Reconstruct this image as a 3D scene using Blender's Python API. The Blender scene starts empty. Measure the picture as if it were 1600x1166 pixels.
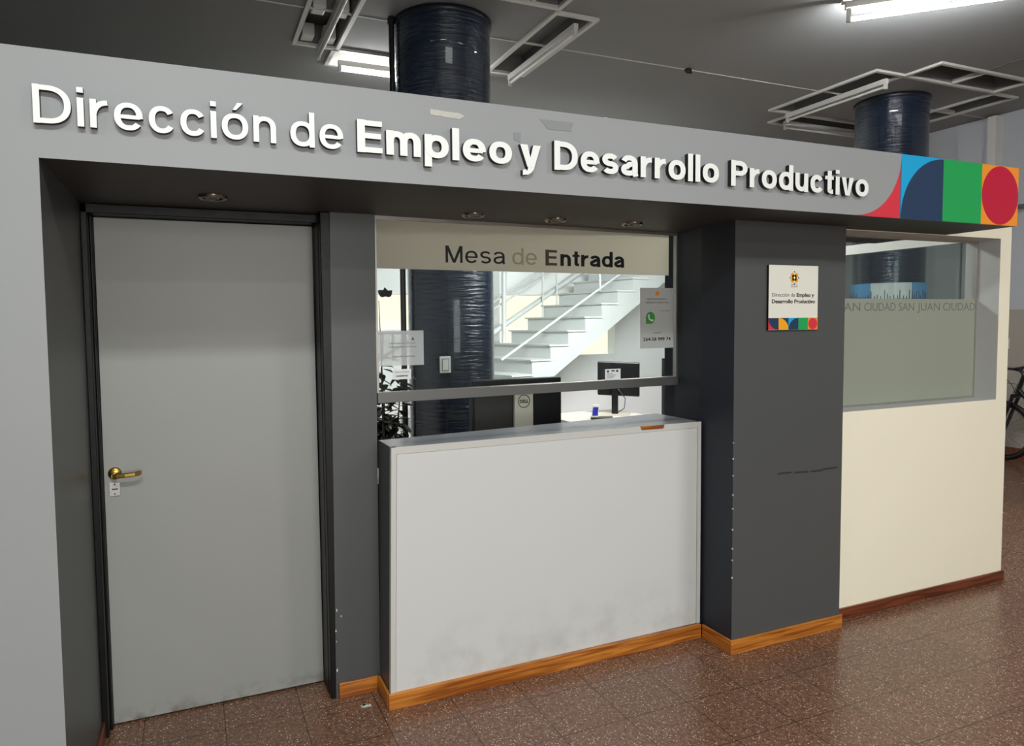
import bpy, bmesh, math, random
import numpy as np
from mathutils import Vector, Matrix
random.seed(7)
sc = bpy.context.scene
COL = sc.collection
PI = math.pi

# ------------------------------------------------------------------ camera
W, H = 1600, 1166
FPX, CX, CY, CZ, YAW, PITCH, ROLL, PPX, PPY = 1078.1863, .3677, -2.2312, 1.6049, .3966, -.0568, -.0112, -49.481, -16.856
Fw = Vector((math.sin(YAW)*math.cos(PITCH), math.cos(YAW)*math.cos(PITCH), math.sin(PITCH)))
r0 = Vector((math.cos(YAW), -math.sin(YAW), 0)); u0 = r0.cross(Fw)
Rt = r0*math.cos(ROLL) + u0*math.sin(ROLL); Up = u0*math.cos(ROLL) - r0*math.sin(ROLL)
CAM = Vector((CX, CY, CZ))
cam = bpy.data.cameras.new('camera'); camo = bpy.data.objects.new('camera', cam); COL.objects.link(camo)
cam.sensor_width = 36; cam.lens = 36*FPX/W; cam.shift_x = -PPX/W; cam.shift_y = PPY/W
cam.clip_start = .05; cam.clip_end = 100
mw = Matrix((Rt, Up, -Fw)).transposed().to_4x4(); mw.translation = CAM
camo.matrix_world = mw
sc.camera = camo
def ray(px, py): return Rt*((px-W/2-PPX)/FPX) - Up*((py-H/2-PPY)/FPX) + Fw
def at(px, py, Y):                      # point of the plane y = Y under a photo pixel
    d = ray(px, py); return CAM + d*((Y-CY)/d.y)
def atx(px, py, X):
    d = ray(px, py); return CAM + d*((X-CX)/d.x)

# ------------------------------------------------------------------ world, sun, exposure
w = bpy.data.worlds.new('world'); sc.world = w; w.use_nodes = True
bg = w.node_tree.nodes['Background']; bg.inputs[0].default_value = (.62, .72, .85, 1); bg.inputs[1].default_value = .9
sc.view_settings.view_transform = 'Standard'; sc.view_settings.look = 'None'
sc.view_settings.gamma = 1; sc.view_settings.exposure = 0.0; sc.view_settings.use_curve_mapping = False
sc.cycles.max_bounces = 8; sc.cycles.diffuse_bounces = 5; sc.cycles.transparent_max_bounces = 16
sc.cycles.sample_clamp_indirect = 4
def area(name, loc, target, sx, sy, power, color=(1, 1, 1), spread=PI):
    l = bpy.data.lights.new(name, 'AREA'); l.shape = 'RECTANGLE'; l.size = sx; l.size_y = sy; l.energy = power; l.color = color
    o = bpy.data.objects.new(name, l); COL.objects.link(o); o.location = loc
    l.spread = spread; o.rotation_euler = (Vector(target)-Vector(loc)).to_track_quat('-Z', 'Y').to_euler(); return o
sun = bpy.data.lights.new('sun', 'SUN'); sun.energy = 6; sun.angle = .01; sun.color = (1, .95, .84)
so = bpy.data.objects.new('sun', sun); COL.objects.link(so)
so.rotation_euler = Vector((.25, .62, -1)).to_track_quat('-Z', 'Y').to_euler()
# ceiling lamps of the hall behind the camera (fluorescent rows) and daylight from its tall window
for lx_, ly_, pw_ in ((.4, -2.6, 108), (-2.4, -2.2, 45), (4.6, -3.0, 98), (2.0, -5.2, 55)):
    area('hall_lamp', (lx_, ly_, 3.86), (lx_, ly_, 0), 1.3, .3, pw_, (.95, 1, .985))
area('window_daylight', (1.2, -8.2, 1.9), (1.4, 0, 1.3), 3.2, 2.4, 190, (.97, 1, .98))
# added fill lights hidden by the fascia: one for the back wall, one for the office
area('back_wall_fill', (4.0, 2.0, 2.7), (4.6, 6.6, .9), 2.4, .5, 82, (.97, 1, .99), 1.9)
area('office_fill', (3.5, 2.0, 2.95), (3.5, 2.0, 0), 1.2, .3, 45, (1, 1, .97))

# ------------------------------------------------------------------ helpers
def lin(c):
    c = c/255
    return c/12.92 if c <= .04045 else ((c+.055)/1.055)**2.4
def rgb(r, g, b): return (lin(r), lin(g), lin(b), 1)
def mat(name, color, rough=.5, metal=0, noise=0, nscale=3, bump=0, bscale=60, spec=.5, coat=0, emit=0, stretch=None):
    m = bpy.data.materials.new(name); m.use_nodes = True; nt = m.node_tree; p = nt.nodes['Principled BSDF']
    p.inputs['Base Color'].default_value = color; p.inputs['Roughness'].default_value = rough
    p.inputs['Metallic'].default_value = metal; p.inputs['Specular IOR Level'].default_value = spec
    p.inputs['Coat Weight'].default_value = coat
    if emit:
        p.inputs['Emission Color'].default_value = color; p.inputs['Emission Strength'].default_value = emit
    tc = nt.nodes.new('ShaderNodeTexCoord'); mp = nt.nodes.new('ShaderNodeMapping'); nt.links.new(tc.outputs['Object'], mp.inputs[0])
    if stretch: mp.inputs['Scale'].default_value = stretch
    if noise:
        n = nt.nodes.new('ShaderNodeTexNoise'); n.inputs['Scale'].default_value = nscale; n.inputs['Detail'].default_value = 6
        nt.links.new(mp.outputs[0], n.inputs['Vector'])
        mx = nt.nodes.new('ShaderNodeMix'); mx.data_type = 'RGBA'
        mx.inputs[6].default_value = tuple(min(1, c*(1-noise)) for c in color[:3])+(1,)
        mx.inputs[7].default_value = tuple(min(1, c*(1+noise)) for c in color[:3])+(1,)
        nt.links.new(n.outputs[0], mx.inputs[0]); nt.links.new(mx.outputs[2], p.inputs['Base Color'])
    if bump:
        n = nt.nodes.new('ShaderNodeTexNoise'); n.inputs['Scale'].default_value = bscale; n.inputs['Detail'].default_value = 3
        nt.links.new(mp.outputs[0], n.inputs['Vector'])
        b = nt.nodes.new('ShaderNodeBump'); b.inputs['Strength'].default_value = bump; b.inputs['Distance'].default_value = .01
        nt.links.new(n.outputs[0], b.inputs['Height']); nt.links.new(b.outputs[0], p.inputs['Normal'])
    return m
def N(m, t): return m.node_tree.nodes.new(t)
def L(m, a, b): m.node_tree.links.new(a, b)

class MB:
    """collects shapes, then links them as one mesh object"""
    def __init__(s): s.v = []; s.f = []; s.m = []; s.sm = []
    def add(s, vs, fs, mi=0, smooth=False):
        k = len(s.v); s.v += [tuple(v) for v in vs]; s.f += [tuple(k+i for i in f) for f in fs]
        s.m += [mi]*len(fs) if isinstance(mi, int) else list(mi); s.sm += [smooth]*len(fs); return s
    def hexa(s, c, mi=0):               # c: 4 bottom corners ccw, 4 top corners ccw
        return s.add(c, [(3, 2, 1, 0), (4, 5, 6, 7), (0, 1, 5, 4), (1, 2, 6, 5), (2, 3, 7, 6), (3, 0, 4, 7)], mi)
    def box(s, x0, x1, y0, y1, z0, z1, mi=0):   # faces: bottom, top, -y, +x, +y, -x
        return s.hexa([(x0, y0, z0), (x1, y0, z0), (x1, y1, z0), (x0, y1, z0), (x0, y0, z1), (x1, y0, z1), (x1, y1, z1), (x0, y1, z1)], mi)
    def obox(s, c, ax, ay, az, mi=0):   # centre and three half axes
        c, ax, ay, az = map(Vector, (c, ax, ay, az))
        q = [(-1, -1), (1, -1), (1, 1), (-1, 1)]
        return s.hexa([c+ax*i+ay*j-az for i, j in q]+[c+ax*i+ay*j+az for i, j in q], mi)
    def tube(s, pts, r, n=10, mi=0, closed=False, cap=True):
        pts = [Vector(p) for p in pts]; rs = r if isinstance(r, (list, tuple)) else [r]*len(pts)
        rings = []; prev = None
        for i, p in enumerate(pts):
            a = pts[(i-1) % len(pts)] if (i > 0 or closed) else p; b = pts[(i+1) % len(pts)] if (i < len(pts)-1 or closed) else p
            t = (b-a).normalized()
            if prev is None: u = t.orthogonal().normalized()
            else: u = (prev-t*prev.dot(t)).normalized()
            prev = u; v = t.cross(u)
            rings.append([p+(u*math.cos(2*PI*k/n)+v*math.sin(2*PI*k/n))*rs[i] for k in range(n)])
        vs = [q for rr in rings for q in rr]; fs = []; m = len(pts)
        for i in range(m if closed else m-1):
            for k in range(n):
                j = (i+1) % m
                fs.append((i*n+k, i*n+(k+1) % n, j*n+(k+1) % n, j*n+k))
        s.add(vs, fs, mi, True)
        if cap and not closed:
            s.add(rings[0], [tuple(range(n))[::-1]], mi); s.add(rings[-1], [tuple(range(n))], mi)
        return s
    def lathe(s, c, prof, n=48, mi=0, axis='z'):   # prof: (radius, height)
        c = Vector(c); vs = []
        for r, h in prof:
            for k in range(n):
                a = 2*PI*k/n; x, y = r*math.cos(a), r*math.sin(a)
                vs.append(c+(Vector((x, y, h)) if axis == 'z' else Vector((x, -h, y))))
        fs = [(i*n+k, i*n+(k+1) % n, (i+1)*n+(k+1) % n, (i+1)*n+k) for i in range(len(prof)-1) for k in range(n)]
        return s.add(vs, fs, mi, True)
    def prism(s, poly, o, ux, uz, dy, mi=0, side=None):  # 2D polygon in plane (ux,uz) through o, extruded by dy (front face at o, -dy side behind)
        o, ux, uz, dy = map(Vector, (o, ux, uz, dy)); n = len(poly)
        f = [o+ux*a+uz*b for a, b in poly]; b_ = [p+dy for p in f]
        s.add(f+b_, [tuple(range(n)), tuple(range(2*n-1, n-1, -1))], mi)
        s.add(f+b_, [(i, n+i, n+(i+1) % n, (i+1) % n) for i in range(n)], mi if side is None else side)
        return s
    def build(s, name, mats, parent=None, bevel=0, loc=None):
        me = bpy.data.meshes.new(name); me.from_pydata(s.v, [], s.f)
        if not isinstance(mats, (list, tuple)): mats = [mats]
        for m in mats: me.materials.append(m)
        for p, mi, sm in zip(me.polygons, s.m, s.sm): p.material_index = mi; p.use_smooth = sm
        me.update(); me.validate()
        bm = bmesh.new(); bm.from_mesh(me); bmesh.ops.recalc_face_normals(bm, faces=bm.faces); bm.to_mesh(me); bm.free()
        o = bpy.data.objects.new(name, me); COL.objects.link(o)
        if parent: o.parent = parent
        if loc: o.location = loc
        if bevel:
            b = o.modifiers.new('bevel', 'BEVEL'); b.width = bevel; b.segments = 2; b.limit_method = 'ANGLE'
        return o
def tag(o, label=None, cat=None, group=None, kind=None):
    if label: o['label'] = label
    if cat: o['category'] = cat
    if group: o['group'] = group
    if kind: o['kind'] = kind
    return o
def thing(name, label, cat, loc=(0, 0, 0), rz=0, group=None, kind=None):
    o = bpy.data.objects.new(name, None); COL.objects.link(o); o.location = loc; o.rotation_euler = (0, 0, rz)
    o.empty_display_size = .1
    return tag(o, label, cat, group, kind)
def S(o, label, cat): return tag(o, label, cat, kind='structure')
def copy_tree(o, parent=None):
    c = o.copy(); COL.objects.link(c); c.parent = parent
    for ch in list(o.children): copy_tree(ch, c)
    return c

# ------------------------------------------------------------------ lettering: stroke built grotesque glyphs (cap height 1)
XH = .755
def arc(cx, cy, rx, ry, a0, a1, n=18, e=2.25):
    out = []
    for i in range(n+1):
        a = math.radians(a0+(a1-a0)*i/n); c, s_ = math.cos(a), math.sin(a)
        out.append((cx+rx*math.copysign(abs(c)**(2/e), c), cy+ry*math.copysign(abs(s_)**(2/e), s_)))
    return out
def glyph(ch, t):
    h = t/2; b = t > .19; X = XH
    def bowl(W_): return ('s', arc(W_/2, X/2, W_/2-h, X/2-h, 0, 360, 36)+[])
    if ch in 'ó': 
        Wd, g = glyph('o', t); return Wd, g+[('p', [(Wd*.42, X+.09), (Wd*.6, X+.3), (Wd*.6+t*1.05, X+.3), (Wd*.42+t*.62, X+.09)])]
    if ch == 'o': Wd = .68+.3*(t-.13); return Wd, [bowl(Wd)]
    if ch == 'c': Wd = .62+.4*(t-.13); return Wd, [('s', arc(Wd/2+.01, X/2, Wd/2-h, X/2-h, 32, 328, 30))]
    if ch == 'e': Wd = .66+.4*(t-.13); return Wd, [('s', [(Wd-h*.9, X/2-.045)]+arc(Wd/2, X/2, Wd/2-h, X/2-h, 0, 325, 32)), ('w', [(h, X/2-.01), (Wd-h*.9, X/2-.01)], t*.8)]
    if ch in 'dqb': 
        Wd = .66+.4*(t-.13)
        if ch == 'd': return Wd, [('s', arc(Wd/2, X/2, Wd/2-h, X/2-h, 0, 360, 36)), ('s', [(Wd-h, 0), (Wd-h, 1.03)])]
    if ch == 'p': Wd = .66+.4*(t-.13); return Wd, [('s', arc(Wd/2, X/2, Wd/2-h, X/2-h, 0, 360, 36)), ('s', [(h, -.27), (h, X)])]
    if ch == 'i': return t, [('s', [(h, 0), (h, X)]), ('s', [(h, .87 if b else .89), (h, 1.03)])]
    if ch == 'l': return t, [('s', [(h, 0), (h, 1.03)])]
    if ch == 'r': Wd = .30+.75*t; return Wd, [('s', [(h, 0), (h, X)]), ('s', arc(Wd*1.02, X*.38, Wd*1.02-h, X*.62-h, 168, 92, 10))]
    if ch == 'n' or ch == 'u':
        Wd = .60+.4*(t-.13); R_ = .26
        st = [('s', [(h, 0), (h, X)]), ('s', [(h, X*.5)]+arc(Wd/2, X-h-R_, Wd/2-h, R_, 165, 0, 14)+[(Wd-h, 0)])]
        if ch == 'u': st = [(k, [(Wd-x_, X-y_) for x_, y_ in p]) for k, p in st]
        return Wd, st
    if ch == 'm':
        Wd = .92+.5*(t-.13); R_ = .24; q = (Wd-t)/2
        return Wd, [('s', [(h, 0), (h, X)])]+[('s', [(h+q*i, X*.5)]+arc(h+q*(i+.5), X-h-R_, q/2, R_, 160, 0, 12)+[(h+q*(i+1), 0)]) for i in (0, 1)]
    if ch == 'a':
        Wd = .62+.4*(t-.13); y2 = .225
        return Wd, [('s', arc(Wd/2-.01, X-h-.22, Wd/2-h, .22, 158, 0, 14)+[(Wd-h-.01, .1), (Wd-h+.02, 0)]),
                    ('s', [(Wd-h, X*.585), (Wd*.5, X*.555)]+arc(Wd*.44, y2, Wd*.44-h, y2-h, 100, 290, 14)+[(Wd*.74, .13), (Wd-h, .28)])]
    if ch == 's':
        Wd = .58+.4*(t-.13); q = (X-t)/4; cx = Wd/2
        return Wd, [('s', arc(cx, X-h-q, Wd/2-h, q, 25, 250, 14, 2.1)+arc(cx, h+q, Wd/2-h, q, 70, -155, 14, 2.1))]
    if ch == 't':
        Wd = .36+.35*t; x0 = .12+h
        return Wd, [('s', [(x0, X+.2), (x0, .2)]+arc(x0+.14, .16, .14, .16-h, 180, 285, 6)), ('w', [(0, X-h*.8), (Wd, X-h*.8)], t*.8)]
    if ch == 'v' or ch == 'y':
        Wd = .60+.5*(t-.13); q = t*1.12; c = Wd/2; g = [('p', [(0, X), (q, X), (c+.0, .17), (Wd-q, X), (Wd, X), (c+q/2, 0), (c-q/2, 0)])]
        if ch == 'y': g = [('p', [(0, X), (q, X), (c+.02, .2), (c+q*.35, 0), (c-q*.42, 0)]),
                           ('p', [(Wd-q, X), (Wd, X), (c+q*.42, -.08), (c+.02, -.18), (c-.08, -.25), (c-.24, -.27), (c-.24, -.27+t*.85), (c-.14, -.25+t*.85), (c-.1, -.12)])]
        return Wd, g
    if ch == 'E': Wd = .66+.1*(t-.13); return Wd, [('s', [(h, 0), (h, 1)])]+[('w', [(h, yy), (Wd-(.03 if k == 1 else 0), yy)], t*.9) for k, yy in enumerate((t*.45, .52, 1-t*.45))]
    if ch == 'D': Wd = .82+.2*(t-.13); R_ = .5-h; return Wd, [('s', [(h, 0), (h, 1)]), ('s', [(h, 1-h), (Wd*.38, 1-h)]+arc(Wd*.38, .5, Wd*.62-h, R_, 90, -90, 22)+[(h, h)])]
    if ch == 'P': Wd = .72+.2*(t-.13); return Wd, [('s', [(h, 0), (h, 1)]), ('s', [(h, 1-h), (Wd*.5, 1-h)]+arc(Wd*.5, .70, Wd*.5-h, .3-h, 90, -90, 16)+[(h, .40+h)])]
    if ch == 'M': Wd = .88; q = t; return Wd, [('s', [(h, 0), (h, 1)]), ('s', [(Wd-h, 0), (Wd-h, 1)]), ('p', [(0, 1), (q*1.25, 1), (Wd/2, .2), (Wd-q*1.25, 1), (Wd, 1), (Wd/2+q*.5, 0), (Wd/2-q*.5, 0)])]
    return .3, []
def ribbon(p, t):
    n = len(p); Ls, Rs = [], []
    for i in range(n):
        a = Vector(p[i-1]) if i else None; c = Vector(p[i]); b_ = Vector(p[i+1]) if i < n-1 else None
        if i == 0 and (Vector(p[0])-Vector(p[-1])).length < 1e-6: a = Vector(p[-2])
        if i == n-1 and (Vector(p[0])-Vector(p[-1])).length < 1e-6: b_ = Vector(p[1])
        d1 = (c-a).normalized() if a is not None and (c-a).length > 1e-9 else None; d2 = (b_-c).normalized() if b_ is not None and (b_-c).length > 1e-9 else None
        d1 = d1 or d2; d2 = d2 or d1
        nn = Vector((-(d1.y+d2.y), d1.x+d2.x)).normalized(); k = max(.5, nn.dot(Vector((-d2.y, d2.x))))
        of = Vector((nn.x, nn.y*.88))*(t/2/k); Ls.append(c+of); Rs.append(c-of)
    return Ls, Rs
def glyph_mb(ch, t, o, ux, uz, dy):
    """mesh of one letter; dy = vector from front face to back; material 0 front, 1 sides"""
    mb = MB(); Wd, st = glyph(ch, t); o, ux, uz, dy = map(Vector, (o, ux, uz, dy))
    o_in = o
    for gi, g in enumerate(st):
        o = o_in+dy*(.03*gi)
        if g[0] == 'p':
            mb.prism(g[1], o, ux, uz, dy*(1-.03*gi), 0, 1)
        else:
            Ls, Rs = ribbon(g[1], g[2] if g[0] == 'w' else t); n = len(Ls)
            P = lambda q: o+ux*q[0]+uz*q[1]
            vs = [P(q) for q in Ls]+[P(q) for q in Rs]; bk = [v+dy*(1-.03*gi) for v in vs]
            mb.add(vs, [(i, i+1, n+i+1, n+i) for i in range(n-1)], 0)
            mb.add(bk, [(i, n+i, n+i+1, i+1) for i in range(n-1)], 1)
            mb.add(vs+bk, [(i, 2*n+i, 2*n+i+1, i+1) for i in range(n-1)]+[(n+i, n+i+1, 3*n+i+1, 3*n+i) for i in range(n-1)]+[(0, n, 3*n, 2*n), (n-1, 3*n-1, 4*n-1, 2*n-1)], 1)
    return mb, Wd
def write(word, x0, x1, z, cap, t, yfront, depth, mats, parent, gap=.15, name='letter', label=None, frame=None):
    """word between x0 and x1 with baseline z on a plane facing -y"""
    ws = [glyph(c, t)[0] for c in word]; tot = sum(ws)+gap*(len(word)-1)
    k = (x1-x0)/tot; x = 0
    for c, wd in zip(word, ws):
        mb, _ = glyph_mb(c, t, (x0+x*k, yfront, z), (k, 0, 0), (0, 0, cap), (0, depth, 0))
        o = mb.build(name, mats, parent)
        if label: o['label'] = label % c
        x += wd+gap
def text(body, height, loc, mats, parent, name='lettering', width=None, bold=0, depth=.0006, rot=(PI/2, 0, 0), align='CENTER', label=None):
    c = bpy.data.curves.new('txt', 'FONT'); c.body = body; c.size = 1; c.offset = bold; c.extrude = 0; c.align_x = align; c.resolution_u = 3
    o = bpy.data.objects.new('txt', c); COL.objects.link(o); dg = bpy.context.evaluated_depsgraph_get(); dg.update()
    me = bpy.data.meshes.new_from_object(o.evaluated_get(dg)); bpy.data.objects.remove(o); bpy.data.curves.remove(c)
    co = np.array([v.co[:] for v in me.vertices]); k = height/.7
    kx = k if width is None else width/(co[:, 0].max()-co[:, 0].min())
    for v in me.vertices: v.co.x *= kx; v.co.y *= k
    bm = bmesh.new(); bm.from_mesh(me)
    ge = bmesh.ops.extrude_face_region(bm, geom=bm.faces[:]); 
    for v in ge['geom']:
        if isinstance(v, bmesh.types.BMVert): v.co.z += depth
    bm.to_mesh(me); bm.free(); me.materials.clear(); me.materials.append(mats); me.name = name
    o = bpy.data.objects.new(name, me); COL.objects.link(o); o.parent = parent; o.location = loc; o.rotation_euler = rot
    if label: o['label'] = label
    return o

# ------------------------------------------------------------------ materials
M_fascia = mat('fascia_grey_paint', rgb(153, 154, 155), .55, noise=.05, nscale=1.3, bump=.05, bscale=25)
M_dark = mat('charcoal_paint', rgb(80, 81, 81), .42, noise=.05, nscale=2, bump=.04, bscale=30)
M_dark_shade = mat('shaded_charcoal_paint', rgb(31, 36, 46), .6, noise=.05, nscale=2, bump=.04, bscale=30)  # the pillar's charcoal with the shade of its left side put into the colour
M_cream = mat('cream_paint', rgb(253, 243, 220), .6, noise=.02, nscale=2, bump=.03, bscale=20)
M_reveal = mat('pale_grey_paint', rgb(190, 190, 188), .6, noise=.03)
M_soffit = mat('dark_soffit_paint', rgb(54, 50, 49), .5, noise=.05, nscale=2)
M_black = mat('black_paint', rgb(13, 12, 12), .4, noise=.1, nscale=8, bump=.1, bscale=30, spec=.3)
M_white = mat('white_paint', rgb(232, 232, 228), .5)
M_backwall = mat('back_wall_white', rgb(235, 237, 236), .7, noise=.01)
M_ceil = mat('ceiling_plaster', rgb(138, 138, 137), .75, noise=.05, nscale=.8, bump=.25, bscale=2.2)
M_hall = mat('hall_wall_grey_white', rgb(190, 192, 196), .7, noise=.03)
M_beige = mat('beige_render', rgb(238, 233, 216), .9, noise=.04, nscale=4, bump=.3, bscale=12)
M_alu = mat('aluminium', rgb(190, 186, 178), .35, metal=.8)
M_alud = mat('aluminium_dull', rgb(120, 119, 117), .45, metal=.6)
M_tan = mat('tan_backdrop_letter', rgb(178, 168, 140), .6)  # bright backdrop behind the cut letters put into their colour
M_blk = mat('black_plastic', rgb(16, 16, 17), .35)
M_ink = mat('black_ink', rgb(20, 20, 22), .5)
M_inkg = mat('grey_ink', rgb(96, 96, 98), .6)
M_silver = mat('silver_plastic', rgb(196, 190, 176), .4, metal=.2)
M_brass = mat('brass', rgb(190, 160, 84), .25, metal=1)
M_chrome = mat('chrome', rgb(150, 146, 140), .18, metal=1)
M_steel = mat('worn_steel', rgb(190, 188, 182), .35, metal=.7, noise=.4, nscale=90)
M_letter = mat('white_letter', rgb(246, 246, 242), .4)
M_lside = mat('black_letter_side', rgb(22, 22, 22), .5)
M_red = mat('red_print', rgb(222, 50, 66), .45); M_cyan = mat('cyan_print', rgb(8, 168, 222), .45)
M_nav = mat('navy_print', rgb(32, 56, 88), .45); M_green = mat('green_print', rgb(26, 164, 82), .45)
M_orange = mat('orange_print', rgb(246, 150, 40), .45); M_crimson = mat('crimson_print', rgb(198, 16, 56), .45)
M_yellow = mat('amber_print', rgb(250, 170, 20), .45)
M_paper = mat('paper', rgb(228, 229, 228), .7); M_poster = mat('grey_poster_paper', rgb(196, 197, 193), .6, noise=.03)
M_skyb = mat('light_blue_cloth', rgb(108, 168, 216), .7, noise=.05); M_wcloth = mat('white_cloth', rgb(235, 235, 230), .7)
M_leaf = mat('dark_green_leaf', rgb(24, 32, 20), .4, noise=.3, nscale=20)
M_tubeoff = mat('glass_tube_white', rgb(215, 214, 208), .3)
M_fix = mat('white_enamel', rgb(205, 203, 196), .35, noise=.05, nscale=6)
M_housing = mat('dim_grey_housing', rgb(112, 112, 110), .6)
M_tubeon = mat('lit_tube', (1, 1, 1, 1), .3, emit=60)
M_grey_lam = mat('grey_laminate', rgb(150, 153, 158), .22, noise=.02, spec=.6)
M_white_lam = mat('white_laminate', rgb(214, 213, 210), .3, noise=.015, nscale=2)
M_edge = mat('counter_edge_white', rgb(205, 202, 196), .35)
M_concrete = mat('courtyard_concrete', rgb(170, 165, 150), .9, noise=.1)
M_stair = mat('stair_paint_pale_grey', rgb(204, 207, 206), .5, noise=.02)
M_desk = mat('desk_laminate', rgb(200, 196, 188), .4)
M_desk_d = mat('dark_desk_panel', rgb(40, 42, 46), .5)
# door paint: grey, scuffed and dirty toward the bottom edge
M_door = mat('door_grey_paint', rgb(157, 157, 152), .4, noise=.07, nscale=1.6, bump=.05, bscale=5)
def dirt(m, zlo, zhi, dark, nscale=9, lowest=.75):
    nt = m.node_tree; p = nt.nodes['Principled BSDF']; src = p.inputs['Base Color'].links[0].from_socket
    tc = N(m, 'ShaderNodeTexCoord'); sep = N(m, 'ShaderNodeSeparateXYZ'); L(m, tc.outputs['Object'], sep.inputs[0])
    mr = N(m, 'ShaderNodeMapRange'); mr.inputs[1].default_value = zlo; mr.inputs[2].default_value = zhi; mr.inputs[3].default_value = lowest; mr.inputs[4].default_value = 0
    L(m, sep.outputs[2], mr.inputs[0])
    n = N(m, 'ShaderNodeTexNoise'); n.inputs['Scale'].default_value = nscale; n.inputs['Detail'].default_value = 8; L(m, tc.outputs['Object'], n.inputs['Vector'])
    cr = N(m, 'ShaderNodeValToRGB'); cr.color_ramp.elements[0].position = .46; cr.color_ramp.elements[1].position = .7; L(m, n.outputs[0], cr.inputs[0])
    mu = N(m, 'ShaderNodeMath'); mu.operation = 'MULTIPLY'; L(m, mr.outputs[0], mu.inputs[0]); L(m, cr.outputs[0], mu.inputs[1])
    mx = N(m, 'ShaderNodeMix'); mx.data_type = 'RGBA'; mx.inputs[7].default_value = dark; L(m, src, mx.inputs[6]); L(m, mu.outputs[0], mx.inputs[0])
    L(m, mx.outputs[2], p.inputs['Base Color'])
dirt(M_door, .0, .075, rgb(90, 84, 72), 18, .9)
dirt(M_white_lam, .06, .36, rgb(160, 158, 153), 9, .4)
# orange varnished pine skirting
def wood(name, c0, c1, axis='X'):
    m = mat(name, c0, .3, spec=.6); nt = m.node_tree; p = nt.nodes['Principled BSDF']
    tc = N(m, 'ShaderNodeTexCoord'); mp = N(m, 'ShaderNodeMapping'); L(m, tc.outputs['Object'], mp.inputs[0]); mp.inputs['Scale'].default_value = (1.5, 1.5, 30)
    n = N(m, 'ShaderNodeTexNoise'); n.inputs['Scale'].default_value = 2; n.inputs['Detail'].default_value = 5; n.inputs['Distortion'].default_value = .6; L(m, mp.outputs[0], n.inputs['Vector'])
    cr = N(m, 'ShaderNodeValToRGB'); cr.color_ramp.elements[0].color = c1; cr.color_ramp.elements[0].position = .35; cr.color_ramp.elements[1].color = c0; cr.color_ramp.elements[1].position = .6
    L(m, n.outputs[0], cr.inputs[0]); L(m, cr.outputs[0], p.inputs['Base Color']); return m
M_pine = wood('orange_varnished_pine', rgb(206, 128, 48), rgb(140, 72, 22))
M_redwood = wood('dark_red_wood', rgb(124, 62, 36), rgb(74, 32, 18))
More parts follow.
